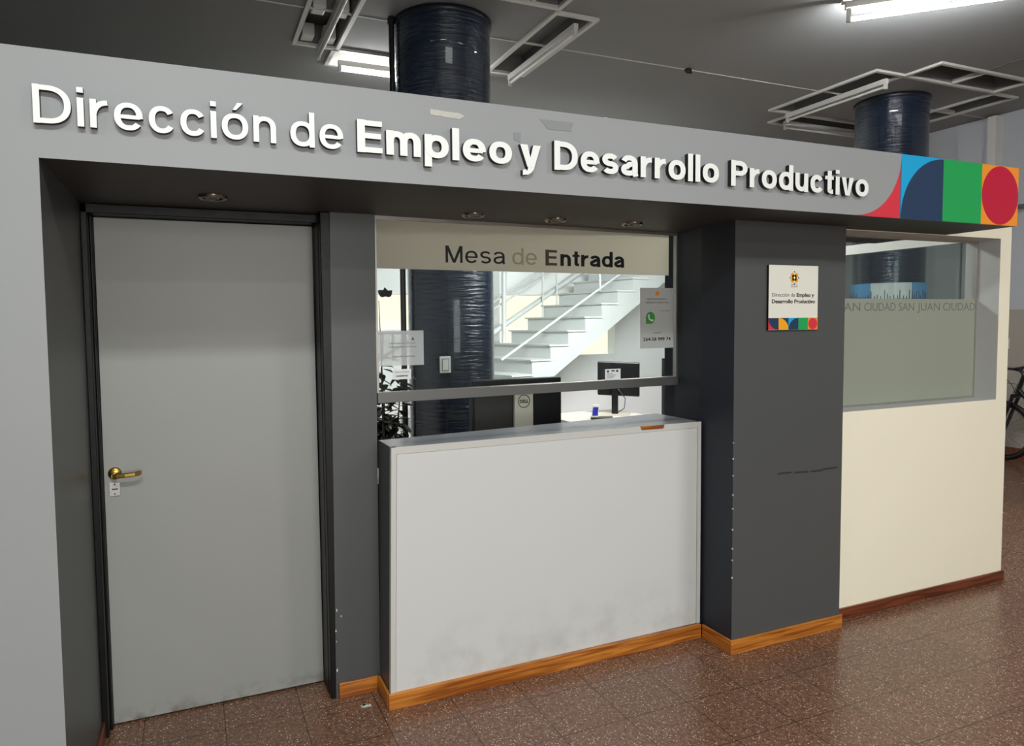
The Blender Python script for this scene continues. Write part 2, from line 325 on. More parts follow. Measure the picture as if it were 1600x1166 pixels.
# terrazzo
def terrazzo():
    m = bpy.data.materials.new('terrazzo_tiles'); m.use_nodes = True; p = m.node_tree.nodes['Principled BSDF']; p.inputs['Roughness'].default_value = .2
    p.inputs['Specular IOR Level'].default_value = .5
    tc = N(m, 'ShaderNodeTexCoord'); co = tc.outputs['Object']
    base = N(m, 'ShaderNodeTexNoise'); base.inputs['Scale'].default_value = 60; base.inputs['Detail'].default_value = 4; L(m, co, base.inputs['Vector'])
    cr = N(m, 'ShaderNodeValToRGB'); cr.color_ramp.elements[0].position = .35; cr.color_ramp.elements[0].color = rgb(98, 68, 53); cr.color_ramp.elements[1].position = .68; cr.color_ramp.elements[1].color = rgb(134, 97, 76); L(m, base.outputs[0], cr.inputs[0])
    cur = cr.outputs[0]
    for sc_, th, colr in ((150, .34, rgb(174, 138, 114)), (90, .24, rgb(214, 194, 170)), (240, .22, rgb(48, 30, 26))):
        v = N(m, 'ShaderNodeTexVoronoi'); v.inputs['Scale'].default_value = sc_; L(m, co, v.inputs['Vector'])
        sp = N(m, 'ShaderNodeSeparateColor'); L(m, v.outputs['Color'], sp.inputs[0])
        lt = N(m, 'ShaderNodeMath'); lt.operation = 'LESS_THAN'; lt.inputs[1].default_value = th; L(m, v.outputs['Distance'], lt.inputs[0])
        gt = N(m, 'ShaderNodeMath'); gt.operation = 'GREATER_THAN'; gt.inputs[1].default_value = .62; L(m, sp.outputs[0], gt.inputs[0])
        mu = N(m, 'ShaderNodeMath'); mu.operation = 'MULTIPLY'; L(m, lt.outputs[0], mu.inputs[0]); L(m, gt.outputs[0], mu.inputs[1])
        mx = N(m, 'ShaderNodeMix'); mx.data_type = 'RGBA'; L(m, mu.outputs[0], mx.inputs[0]); L(m, cur, mx.inputs[6]); mx.inputs[7].default_value = colr; cur = mx.outputs[2]
    mp = N(m, 'ShaderNodeMapping'); mp.inputs['Location'].default_value = (-3.145+9, .25+8.99, 0); L(m, co, mp.inputs[0])
    br = N(m, 'ShaderNodeTexBrick'); br.offset = 0; br.inputs['Scale'].default_value = 1; br.inputs['Brick Width'].default_value = .3; br.inputs['Row Height'].default_value = .29
    br.inputs['Mortar Size'].default_value = .0016; br.inputs['Mortar Smooth'].default_value = .1; L(m, mp.outputs[0], br.inputs['Vector'])
    br.inputs['Color1'].default_value = (.96, .96, .96, 1); br.inputs['Color2'].default_value = (1.04, 1.03, 1.02, 1)
    mt = N(m, 'ShaderNodeMix'); mt.data_type = 'RGBA'; mt.blend_type = 'MULTIPLY'; mt.inputs[0].default_value = 1; L(m, cur, mt.inputs[6]); L(m, br.outputs['Color'], mt.inputs[7])
    mj = N(m, 'ShaderNodeMix'); mj.data_type = 'RGBA'; L(m, br.outputs['Fac'], mj.inputs[0]); L(m, mt.outputs[2], mj.inputs[6]); mj.inputs[7].default_value = rgb(44, 30, 24)
    L(m, mj.outputs[2], p.inputs['Base Color'])
    n = N(m, 'ShaderNodeTexNoise'); n.inputs['Scale'].default_value = 3; n.inputs['Detail'].default_value = 5; L(m, co, n.inputs['Vector'])
    mr = N(m, 'ShaderNodeMapRange'); mr.inputs[3].default_value = .17; mr.inputs[4].default_value = .34; L(m, n.outputs[0], mr.inputs[0]); L(m, mr.outputs[0], p.inputs['Roughness'])
    return m
M_floor = terrazzo()
def glass(name, tint=(.94, .97, .96, 1)):
    m = bpy.data.materials.new(name); m.use_nodes = True; nt = m.node_tree; nt.nodes.remove(nt.nodes['Principled BSDF'])
    t = N(m, 'ShaderNodeBsdfTransparent'); t.inputs[0].default_value = tint; g = N(m, 'ShaderNodeBsdfGlossy'); g.inputs['Roughness'].default_value = .01
    f = N(m, 'ShaderNodeLayerWeight'); f.inputs[0].default_value = .5; mx = N(m, 'ShaderNodeMixShader')
    pw_ = N(m, 'ShaderNodeMath'); pw_.operation = 'POWER'; pw_.inputs[1].default_value = 5; L(m, f.outputs['Facing'], pw_.inputs[0])
    ma = N(m, 'ShaderNodeMath'); ma.operation = 'MULTIPLY_ADD'; ma.inputs[1].default_value = .9; ma.inputs[2].default_value = .035; L(m, pw_.outputs[0], ma.inputs[0])
    L(m, ma.outputs[0], mx.inputs[0]); L(m, t.outputs[0], mx.inputs[1]); L(m, g.outputs[0], mx.inputs[2]); L(m, mx.outputs[0], nt.nodes['Material Output'].inputs[0]); return m
M_glass = glass('clear_glass')
def film(name, c, trans=.35, clear=0.0, spec=.12):
    m = bpy.data.materials.new(name); m.use_nodes = True; nt = m.node_tree; nt.nodes.remove(nt.nodes['Principled BSDF'])
    d = N(m, 'ShaderNodeBsdfDiffuse'); d.inputs[0].default_value = c; t = N(m, 'ShaderNodeBsdfTranslucent'); t.inputs[0].default_value = c
    mx = N(m, 'ShaderNodeMixShader'); mx.inputs[0].default_value = trans; L(m, d.outputs[0], mx.inputs[1]); L(m, t.outputs[0], mx.inputs[2])
    tr = N(m, 'ShaderNodeBsdfTransparent'); m2 = N(m, 'ShaderNodeMixShader'); m2.inputs[0].default_value = clear; L(m, mx.outputs[0], m2.inputs[1]); L(m, tr.outputs[0], m2.inputs[2])
    L(m, m2.outputs[0], nt.nodes['Material Output'].inputs[0]); return m
M_frost = film('frosted_film', rgb(176, 179, 164), .3); M_band = film('frosted_band_film', rgb(236, 232, 220), .7)
M_thinpaper = film('thin_paper', rgb(214, 216, 216), .1, .5)
# wrapped glossy column paint
def column_paint():
    m = mat('glossy_navy_paint', rgb(22, 36, 54), .14, spec=.6, coat=.4); nt = m.node_tree; p = nt.nodes['Principled BSDF']
    tc = N(m, 'ShaderNodeTexCoord'); mp = N(m, 'ShaderNodeMapping'); mp.inputs['Scale'].default_value = (2.5, 2.5, 26); L(m, tc.outputs['Object'], mp.inputs[0])
    n = N(m, 'ShaderNodeTexNoise'); n.inputs['Scale'].default_value = 2; n.inputs['Detail'].default_value = 5; L(m, mp.outputs[0], n.inputs['Vector'])
    b = N(m, 'ShaderNodeBump'); b.inputs['Strength'].default_value = .6; b.inputs['Distance'].default_value = .03; L(m, n.outputs[0], b.inputs['Height']); L(m, b.outputs[0], p.inputs['Normal']); return m
M_col = column_paint()

# ------------------------------------------------------------------ shell
ZC = 3.92; ZS = 2.07; ZT = 2.3642; X1 = 4.301; YB = 6.6
S(MB().box(-7, 9.2, -8.6, YB, -.1, 0).build('floor', M_floor), 'brown speckled terrazzo tiled floor', 'floor')
S(MB().box(-7, 14, YB+.2, 10.5, -.1, -.02).build('floor', M_concrete), 'pale concrete courtyard ground beyond the back wall', 'floor')
sx = lambda X: CX+(X-CX)*1.2026
sy = lambda Y: CY+(Y-CY)*1.2026
# recessed troffers: x0,x1,y0,y1 on the ceiling
TR = {'a': (1.236, 1.561, 2.376, 3.663), 'b': (1.561, 2.95, 3.70, 4.024), 'c': (2.968, 3.293, 2.424, 3.663), 'd': (1.609, 2.93, 2.03, 2.33),
      'e': (6.347, 6.684, 2.40, 3.651), 'f': (6.70, 8.0, 3.70, 4.012), 'g': (8.103, 8.44, 2.42, 3.651), 'h': (6.732, 8.031, 2.051, 2.376)}
def holed_slab(x0, x1, y0, y1, z0, z1, holes):
    xs = sorted({x0, x1}|{v for h in holes for v in h[:2]}); ys = sorted({y0, y1}|{v for h in holes for v in h[2:]})
    mb = MB()
    inside = lambda cx, cy: any(h[0] < cx < h[1] and h[2] < cy < h[3] for h in holes)
    for i in range(len(xs)-1):
        for j in range(len(ys)-1):
            if not inside((xs[i]+xs[i+1])/2, (ys[j]+ys[j+1])/2): mb.box(xs[i], xs[i+1], ys[j], ys[j+1], z0, z1)
    return mb
S(holed_slab(-7, 9.2, -8.6, YB, ZC, ZC+.2, list(TR.values())).build('ceiling', M_ceil), 'matte grey plaster ceiling', 'ceiling')
for y_, in ((sy(2.14),),):
    S(MB().box(-7, 9, y_-.006, y_+.006, ZC-.004, ZC+.01).build('trim_1', M_fix), 'thin pale joint strip running across the ceiling', 'trim')
S(MB().box(sx(6.16)-.006, sx(6.16)+.006, -8, 2.0, ZC-.004, ZC+.01).build('trim_2', M_housing), 'thin dark joint strip running toward the camera on the ceiling', 'trim')
# hall walls
S(MB().box(-7.2, -7, -8.8, YB+.2, 0, ZC+.2).build('wall_left', M_hall), 'pale hall wall far left', 'wall')
S(MB().box(-7.2, 9.4, -8.8, -8.6, 0, ZC+.2).build('wall_rear', M_hall), 'pale hall wall behind the camera', 'wall')
wr = MB().box(9, 9.2, -8.6, YB, 1.69, ZC+.05).build('wall_right', M_hall); S(wr, 'grey white upper wall at the far right of the hall', 'wall')
M_lowbeige = mat('beige_dado_paint', rgb(168, 160, 148), .6, noise=.04)
S(MB().box(8.995, 9.2, -8.6, YB, 0, 1.69).build('wall_right_dado', M_lowbeige), 'beige painted lower wall behind the bicycle', 'wall')
S(MB().box(8.93, 9.0, 2.85, 3.30, 1.69, ZC-.05).build('trim_3', M_hall), 'shallow grey white wall panel at far right', 'trim')
S(MB().box(8.86, 9.0, 2.84, 2.93, 1.69, ZC-.03).build('trim_4', mat('pilaster_pale', rgb(214, 212, 206), .6)), 'narrow pale vertical strip on the far right wall', 'trim')
S(MB().box(8.97, 8.995, -2, YB, 0, .12).build('baseboard_right', M_redwood), 'dark red skirting along the far right wall', 'baseboard')
S(MB().box(.955, 1.03, .96, YB, 0, 2.3).build('wall_light_block', M_backwall), 'unseen white partition added to block office light from the left ceiling', 'wall')  # unseen wall added to stop office light spreading to the left ceiling
# back wall with long opening to the courtyard
oz0 = at(880, 556, YB).z; oz1 = at(880, 461, YB).z; ox1 = at(961, 500, YB).x; ox0 = 2.3
mb = MB(); mb.box(-7, ox0, YB, YB+.2, 0, ZC); mb.box(ox1, 9.2, YB, YB+.2, 0, ZC); mb.box(ox0, ox1, YB, YB+.2, 0, oz0); mb.box(ox0, ox1, YB, YB+.2, oz1, ZC)
S(mb.build('wall_back', M_backwall), 'bright white back wall of the hall with a long opening', 'wall')
pm = at(774, 500, YB).x; S(MB().box(pm-.06, pm+.06, YB-.02, YB+.2, oz0-.6, ZC-.4).build('trim_5', M_stair), 'pale grey post dividing the opening in the back wall', 'trim')

# ------------------------------------------------------------------ booth front: pier + fascia + soffit
fas = MB()
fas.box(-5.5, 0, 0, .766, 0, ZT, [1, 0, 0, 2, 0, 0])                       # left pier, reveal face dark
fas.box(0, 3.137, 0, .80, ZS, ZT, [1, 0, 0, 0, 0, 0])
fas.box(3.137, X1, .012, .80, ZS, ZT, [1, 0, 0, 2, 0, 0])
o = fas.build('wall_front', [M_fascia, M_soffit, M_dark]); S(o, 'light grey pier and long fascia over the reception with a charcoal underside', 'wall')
# raised grey end board with the rounded lower corner
TS = .2905; xr = 3.428; zc_ = ZT
M_patch = mat('tape_residue', rgb(196, 192, 182), .8, noise=.25, nscale=120)
pts = [(3.137, ZS), (3.137, ZT), (xr, ZT)]+[(3.137+TS*math.sin(a), ZT-TS*math.cos(a)*1.01) for a in [PI/2*(1-i/20) for i in range(1, 21)]]
pts = [(3.137, ZT), (3.137, ZT-TS*1.01)]+[(3.137+TS*math.sin(PI/2*i/24), ZT-TS*1.01*math.cos(PI/2*i/24)) for i in range(1, 25)]
o = MB().prism(pts, (0, 0, 0), (1, 0, 0), (0, 0, 1), (0, .012, 0), 0, 1).build('trim_6', [M_fascia, M_lside]); S(o, 'grey end of the fascia board with a rounded lower corner', 'trim')
# residue of removed tape
for (a, b, c, d), mm, lb in (((672, 170, 726, 186), M_patch, 'torn strip of pale tape residue above the word Empleo'),):
    p, q = at(a, b, 0), at(c, d, 0)
    pl = [(p.x, p.z), (p.x+.05, p.z-.003), (q.x-.02, p.z-.004), (q.x, p.z-.012), (q.x-.008, q.z+.004), (q.x-.02, q.z-.003), (p.x+.06, q.z-.001), (p.x, q.z+.002)]
    tag(MB().prism(pl[::-1], (0, -.0012, 0), (1, 0, 0), (0, 0, 1), (0, .001, 0)).build('tape_residue', mm), lb, 'tape')
M_patch2 = mat('faint_grey_tape', rgb(138, 139, 140), .5)
for k, (pl, lb) in enumerate((([(843, 186), (896, 192), (892, 206), (856, 202)], 'faint grey tape patch on the fascia above the letter y'), ([(802, 207), (814, 208), (813, 223), (803, 219)], 'small faint grey scuff on the fascia before the letter y'))):
    P = [at(a, b, 0) for a, b in pl]
    tag(MB().prism([(v.x, v.z) for v in P][::-1], (0, -.0012, 0), (1, 0, 0), (0, 0, 1), (0, .001, 0)).build('tape_residue', M_patch2), lb, 'tape')
# paper scrap lying on top of the fascia
P = [at(a, b, 0) for a, b in [(926, 184), (934, 182.5), (950, 182), (955, 186), (940, 187)]]
tag(MB().prism([(v.x, v.z) for v in P][::-1], (0, .01, 0), (1, 0, 0), (0, 0, 1), (0, .03, 0)).build('paper_scrap', M_paper), 'small torn scrap of pale paper on the top edge of the fascia', 'paper')

# ------------------------------------------------------------------ sign lettering on the fascia
sign = thing('sign_lettering', 'raised white letters reading Dirección de Empleo y Desarrollo Productivo on the grey fascia', 'sign', (0, 0, 0))
def X0_(px, py): return at(px, py, 0).x
LM = [M_letter, M_lside]
for wd, a, b, t in (('Dirección', (53, 160), (430, 200), .148), ('de', (452, 200), (534, 210), .148), ('Empleo', (556, 215), (796, 230), .205), ('y', (809, 250), (841, 250), .205),
                    ('Desarrollo', (862, 240), (1118, 265), .205), ('Productivo', (1137, 265), (1351, 290), .205)):
    write(wd, X0_(*a), X0_(*b), 2.159-.0045*X0_(*a), .1035, t, -.020, .0198, LM, sign, gap=.135 if t < .2 else .105, label='white letter %s')

# colour tiles
tl = thing('colour_tile_panel', 'strip of coloured geometric tiles at the right end of the fascia', 'decorative panel', (0, 0, 0))
def tile(x0, mat_, name, label): 
    o = MB().box(x0, x0+TS, 0.0, .012, ZT-TS*1.012, ZT).build(name, mat_, tl); o['label'] = label; return o
o = MB().prism([(xr, ZT), (xr, ZS)]+[(3.137, ZS)]+[(3.137+TS*math.sin(PI/2*i/24), ZT-TS*1.01*math.cos(PI/2*i/24)) for i in range(0, 25)], (0, .004, 0), (1, 0, 0), (0, 0, 1), (0, .007, 0)).build('tile', M_red, tl); o['label'] = 'red corner tile'
q = [(xr+TS, ZT-TS*1.012)]+[(xr+TS-TS*math.cos(PI/2*i/24), ZT-TS*1.012+TS*1.0*math.sin(PI/2*i/24)) for i in range(0, 25)]
t1 = tile(xr, M_cyan, 'tile', 'cyan tile'); o = MB().prism(q, (0, -.0015, 0), (1, 0, 0), (0, 0, 1), (0, .0014, 0)).build('quarter_disc', M_nav, t1); o['label'] = 'navy quarter disc'
tile(xr+TS, M_green, 'tile', 'green tile')
t3 = tile(xr+2*TS, M_orange, 'tile', 'orange tile')
cx_, cz_ = xr+2.5*TS, ZT-TS*.506
o = MB().prism([(cx_+TS*.495*math.cos(2*PI*i/48), cz_+TS*.5*math.sin(2*PI*i/48)) for i in range(48)], (0, -.0015, 0), (1, 0, 0), (0, 0, 1), (0, .0014, 0)).build('disc', M_crimson, t3); o['label'] = 'crimson disc'

# ------------------------------------------------------------------ door bay
YD = .766; YL = .8276; XL, XR = .0348, .8688; ZD = 2.03
door = thing('door_1', 'grey flush door in a black frame', 'door', (0, 0, 0), kind='structure')
fr = MB(); fr.box(0.0, XL-.012, YD-.02, .93, 0, ZS); fr.box(0, .914, YD-.02, .93, ZD+.004, ZS); fr.box(XR+.004, .914, YD-.095, .93, 0, ZS)
fr.box(XL-.012, XL-.003, YL-.03, .93, 0, ZD+.004); fr.box(XR+.002, XR+.012, YD-.05, .93, 0, ZD+.004)
fr.build('door_frame', M_black, door, bevel=.003)
lf = MB().hexa([(XL-.002, YL, .008), (XR, YL, .008), (XR, YL+.04, .008), (XL-.002, YL+.04, .008), (XL, YL, ZD), (XR-.003, YL, ZD), (XR-.003, YL+.04, ZD), (XL, YL+.04, ZD)]).build('door_leaf', M_door, door, bevel=.002)
hx, hz = .0725, 1.026
h = MB(); h.lathe((hx, YL, hz), [(0.0, .010), (.019, .010), (.0235, .006), (.025, 0)], 32, 0, 'y'); h.build('rosette', M_brass, lf)
h = MB(); h.tube([(hx, YL-.008, hz-.002), (hx, YL-.05, hz-.002)], .009, 14)
pp = [(hx-.004, YL-.050, hz-.003), (hx+.01, YL-.053, hz-.003), (hx+.04, YL-.056, hz-.002), (hx+.075, YL-.056, hz), (hx+.092, YL-.05, hz+.002), (hx+.098, YL-.036, hz+.002)]
vs = []; hw = [.009, .010, .0095, .0095, .010, .009]
for p_, w_ in zip(pp, hw):
    for dz, dyy in ((w_, 0), (w_*.6, -.004), (-w_*.6, -.004), (-w_, 0), (-w_*.6, .005), (w_*.6, .005)): vs.append((p_[0], p_[1]+dyy, p_[2]+dz))
fs = [(i*6+k, i*6+(k+1) % 6, (i+1)*6+(k+1) % 6, (i+1)*6+k) for i in range(5) for k in range(6)]+[tuple(range(6))[::-1], tuple(range(30, 36))]
h.add(vs, fs, 0, False); o = h.build('lever_handle', M_brass, lf, bevel=.0012); o['label'] = 'brass lever handle'
h = MB().box(.050, .090, YL-.003, YL, .935, .990).build('lock_plate', M_steel, lf, bevel=.0015); h['label'] = 'square worn metal lock plate'
MB().box(.060, .082, YL-.0045, YL-.002, .961, .9655).build('keyhole', M_blk, h)
MB().lathe((.070, YL-.003, .981), [(0, .0012), (.0025, .001), (.003, 0)], 12, 0, 'y').build('screw', M_blk, h)
MB().lathe((.070, YL-.003, .944), [(0, .0012), (.0025, .001), (.003, 0)], 12, 0, 'y').build('screw', M_blk, h)
# strip of wall between door and service window (slightly out of plumb)
YS = .669
S(MB().hexa([(.894, YS, 0), (1.086, YS, 0), (1.086, .95, 0), (.894, .95, 0), (.9134, YS, ZS), (1.104, YS, ZS), (1.104, .95, ZS), (.9134, .95, ZS)]).build('wall_middle', M_dark), 'narrow charcoal wall strip between the door and the counter', 'wall')
M_chip = mat('exposed_plaster', rgb(205, 203, 198), .8)
# pillar
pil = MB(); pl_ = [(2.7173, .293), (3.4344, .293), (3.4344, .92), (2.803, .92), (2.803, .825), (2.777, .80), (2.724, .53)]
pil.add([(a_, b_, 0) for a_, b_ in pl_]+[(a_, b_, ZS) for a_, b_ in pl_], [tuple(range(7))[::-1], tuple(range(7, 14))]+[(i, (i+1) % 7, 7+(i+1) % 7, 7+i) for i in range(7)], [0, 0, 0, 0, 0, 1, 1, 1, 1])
S(pil.build('wall_pillar', [M_dark, M_dark_shade]), 'broad charcoal pillar right of the counter', 'wall')
# skirtings
S(MB().box(.906, 1.075, YS-.013, YS, 0, .068).build('baseboard_middle', M_pine, bevel=.003), 'short orange pine skirting beside the door frame', 'baseboard')
mb = MB().box(2.705, 3.446, .281, .293, 0, .07); S(mb.build('baseboard_pillar', M_pine, bevel=.003), 'orange pine skirting across the front of the charcoal pillar', 'baseboard')
S(MB().box(2.705, 2.7173, .2931, .487, 0, .07).build('baseboard_pillar_side', M_pine, bevel=.003), 'orange pine skirting on the left side of the pillar', 'baseboard')
S(MB().box(3.436, 4.90, .350, .3623, 0, .06).build('baseboard_window', M_redwood, bevel=.003), 'dark red wooden skirting under the cream wall', 'baseboard')
S(MB().box(0.0, .012, .05, YD-.02, 0, .07).build('baseboard_left', M_redwood, bevel=.003), 'dark skirting in the left reveal of the door bay', 'baseboard')
# small plaster chips along worn edges
ch = MB()
for (px, py, s_) in ((526, 954, 3), (533, 963, 2), (525, 986, 2.5), (525.5, 1003, 1.6), (527, 1048, 3)):
    p = at(px, py, YS-.001); r_ = s_*.0016; ch.prism([(r_*math.cos(a)*(.5+random.random()*.5), r_*math.sin(a)*(1+random.random())) for a in [i*PI/4 for i in range(8)]], p, (1, 0, 0), (0, 0, 1), (0, .002, 0))
o = ch.build('chipped_paint', M_chip); tag(o, 'small chips of bare plaster along the charcoal strip beside the door', 'paint chips', kind='stuff')
ch = MB()
for k in range(9):
    p = at(1146-k*.45, 690+k*26+random.random()*14, .293); r_ = .0025
    ch.box(2.7158, 2.7205, .2915, .2965, p.z-r_*random.uniform(.6, 2.4), p.z+r_)
tag(ch.build('chipped_paint', M_chip), 'small chips of bare plaster along the pillar corner', 'paint chips', kind='stuff')
# dark scuff on the pillar
ch = MB()
for (a, b, c, d) in ((1214, 742, 1236, 739), (1240, 740, 1262, 738), (1266, 738, 1284, 736), (1284, 735, 1308, 731)):
    p, q_ = at(a, b, .293), at(c, d, .293); ch.prism([(p.x, p.z), (q_.x, q_.z-.002), (q_.x+.005, q_.z+.006), (p.x+.01, p.z+.008)], (0, .2922, 0), (1, 0, 0), (0, 0, 1), (0, .0006, 0))
tag(ch.build('scuff_mark', mat('scuff_black', rgb(48, 47, 47), .5)), 'dark horizontal scuff mark across the middle of the charcoal pillar', 'scuff')
# white debris near the counter corner
p = Vector((.998, .563, 0)); ch = MB()
for k in range(6):
    ch.obox((p.x+random.uniform(-.014, .014), p.y+random.uniform(-.01, .01), .003), (.006, .002, 0), (-.002, .005, 0), (0, 0, .003))
tag(ch.build('plaster_crumb', M_chip), 'small white crumb of plaster on the floor by the counter corner', 'debris')

# ------------------------------------------------------------------ reception counter
cnt = thing('reception_counter', 'tall white fronted reception counter with a grey top', 'counter', (0, 0, 0))
ZCn = 1.10; yf0, yf1 = .4908, .511; xb, xt = 1.0857, 1.1078; xe = 2.7065; th = .03
def cy_(x): return yf0+(yf1-yf0)*(x-1.09)/1.62
# front panel
MB().hexa([(xb+.024, cy_(1.1), .07), (xe-.02, cy_(2.69), .07), (xe-.02, cy_(2.69)+.02, .07), (xb+.024, cy_(1.1)+.02, .07), (xt+.024, cy_(1.1), ZCn-th-.001), (xe-.02, cy_(2.69), ZCn-th-.001), (xe-.02, cy_(2.69)+.02, ZCn-th-.001), (xt+.024, cy_(1.1)+.02, ZCn-th-.001)]).build('front_panel', M_white_lam, cnt)
# end strips
MB().hexa([(xb, yf0-.004, .07), (xb+.022, yf0-.004, .07), (xb+.022, yf0+.02, .07), (xb, yf0+.02, .07), (xt, yf0-.004, ZCn), (xt+.022, yf0-.004, ZCn), (xt+.022, yf0+.02, ZCn), (xt, yf0+.02, ZCn)]).build('edge_strip', M_edge, cnt)
MB().box(xe-.018, xe+.003, yf1-.004, yf1+.02, .07, ZCn).build('edge_strip', M_edge, cnt)
MB().hexa([(xb+.0, yf0+.02, 0), (xb+.02, yf0+.02, 0), (xb+.02, .667, 0), (xb+.0, .667, 0), (xt, yf0+.02, ZCn-.001), (xt+.02, yf0+.02, ZCn-.001), (xt+.02, .70, ZCn-.001), (xt, .70, ZCn-.001)]).build('side_panel', M_dark, cnt)
MB().box(xe-.02, xe, yf1+.02, .80, 0, ZCn-.031).build('side_panel', M_dark, cnt)
tp = MB().hexa([(xt+.001, yf0+.0005, ZCn-th), (xe-.001, yf1+.0005, ZCn-th), (xe-.001, .86, ZCn-th), (xt+.001, .69, ZCn-th), (xt+.001, yf0+.0005, ZCn), (xe-.001, yf1+.0005, ZCn), (xe-.001, .86, ZCn), (xt+.001, .69, ZCn)], [0, 0, 1, 0, 0, 0]).build('counter_top', [M_grey_lam, M_edge], cnt)
p, q_ = at(1003, 667, .506), at(1036, 661, .508)
MB().prism([(p.x, 1.083), (q_.x, 1.083), (q_.x+.005, 1.1005), (p.x-.01, 1.1005)], (0, .5035, 0), (1, 0, 0), (0, 0, 1), (0, .004, 0)).build('chipped_edge', M_pine, cnt)['label'] = 'bare wood where the edge strip is chipped'
MB().hexa([(xb-.010, yf0-.012, 0), (2.704, yf1-.022, 0), (2.704, yf1-.004, 0), (xb-.010, yf0+.006, 0), (xb-.010, yf0-.012, .07), (2.704, yf1-.022, .07), (2.704, yf1-.004, .07), (xb-.010, yf0+.006, .07)]).build('plinth_skirting', M_pine, cnt, bevel=.003)
MB().box(xb-.012, xb-.0005, yf0+.006, .655, 0, .07).build('plinth_skirting', M_pine, cnt, bevel=.003)

# ------------------------------------------------------------------ service window
W1 = thing('window_1', 'reception service window in a thin metal frame with a frosted band on top', 'window', (1.104, .703, 0), math.atan2(.08, 1.671), kind='structure')
LW = 1.673; ZR = 1.308; ZB = 1.845
fr = MB(); fr.box(0, .010, -.012, .012, ZR, ZS); fr.box(LW-.014, LW, -.012, .012, ZR, ZS); fr.box(.01, LW-.014, -.012, .012, ZS-.014, ZS)
fr.build('window_frame', M_alu, W1)
MB().box(.0, LW, -.022, .018, ZR-.046, ZR, [0, 1, 0, 0, 0, 0]).build('bottom_rail', [M_alud, M_alu], W1, bevel=.002)
MB().box(.010, LW-.014, -.003, .003, ZR, ZS-.014).build('pane', M_glass, W1)
band = MB().box(.010, LW-.060, -.0045, -.0035, ZB, ZS-.015).build('frosted_band', M_band, W1)
# lettering on the band; light and dark seen through it is put into the colours
def lx(px, py): return (at(px, py, .74).x-1.104)/math.cos(.0478)
for wd, a, b, t, mm in (('Mesa', 693, 787, .125, M_ink), ('de', 799, 838, .12, M_tan), ('E', 852, 870.5, .20, mat('brown_backdrop_letter', rgb(84, 74, 58), .6)), ('ntrada', 876, 979, .20, M_ink)):
    write(wd, lx(a, 400), lx(b, 400), 1.879, .076, t, -.0055, .0009, [mm, mm], W1, gap=.14 if t < .2 else .10, label='letter %s of the window band')
# papers on the glass
YG = -.0056
def wl(px, py): 
    v = at(px, py, .70+.08*max(0, (at(px, py, .74).x-1.104))/1.67); return ((v.x-1.104)/math.cos(.0478), v.z)
W1m = Matrix.Translation((1.104, .703, 0)) @ Matrix.Rotation(math.atan2(.08, 1.671), 4, 'Z')
def onglass(name, label, cat, x0, x1, z0, z1, mat_, thick=.0008, yy=YG):
    e = thing(name, label, cat, W1m @ Vector((x0, yy, z0)), math.atan2(.08, 1.671))
    MB().box(0, x1-x0, 0, thick, 0, z1-z0).build('sheet', mat_, e); return e, x1-x0, z1-z0
a, b = wl(1000, 449), wl(1054, 542)
e, ww, hh = onglass('poster', 'grey contact poster with a green phone badge taped to the right of the glass', 'poster', a[0], a[0]+.222, b[1]-.004, a[1]-.002, M_poster)
MB().box(ww*.455, ww*.555, -.0006, 0, hh*.875, hh*.94).build('emblem', M_orange, e)
text('DIRECCIÓN DE EMPLEO Y', .0085, (ww*.5, 0, hh*.80), M_inkg, e, width=ww*.62)
text('DESARROLLO PRODUCTIVO', .0085, (ww*.5, 0, hh*.745), M_inkg, e, width=ww*.68)
text('Escanee el código', .005, (ww*.725, 0, hh*.615), M_inkg, e, width=ww*.28)
text('consultas', .008, (ww*.5, 0, hh*.245), M_inkg, e, width=ww*.24)
text('264-58 999 74', .017, (ww*.5, 0, hh*.125), M_ink, e, width=ww*.82, bold=.02)
# round green phone badge with handset
bc = (ww*.30, hh*.505); R_ = ww*.135
bd = MB().prism([(bc[0]+R_*math.cos(2*PI*i/40), bc[1]+R_*1.05*math.sin(2*PI*i/40)) for i in range(40)], (0, -.0007, 0), (1, 0, 0), (0, 0, 1), (0, .0006, 0))
bd.prism([(bc[0]-R_*.98, bc[1]-R_*.2), (bc[0]-R_*.2, bc[1]-R_*.98), (bc[0]-R_*.95, bc[1]-R_*1.05)], (0, -.0007, 0), (1, 0, 0), (0, 0, 1), (0, .0006, 0))
bd = bd.build('phone_badge', mat('badge_green', rgb(72, 160, 70), .5), e)
hs = arc(bc[0]+R_*.32, bc[1]+R_*.32, R_*.72, R_*.78, 175, 278, 12, 2)
Ls, Rs = ribbon(hs, R_*.26); o = MB().prism([(v.x, v.y) for v in Ls]+[(v.x, v.y) for v in Rs[::-1]], (0, -.0012, 0), (1, 0, 0), (0, 0, 1), (0, .0005, 0))
for ex, ez in (hs[0], hs[-1]): o.prism([(ex+R_*.2*math.cos(2*PI*i/12), ez+R_*.2*math.sin(2*PI*i/12)) for i in range(12)], (0, -.0013, 0), (1, 0, 0), (0, 0, 1), (0, .0005, 0))
o.build('handset', M_white, bd)
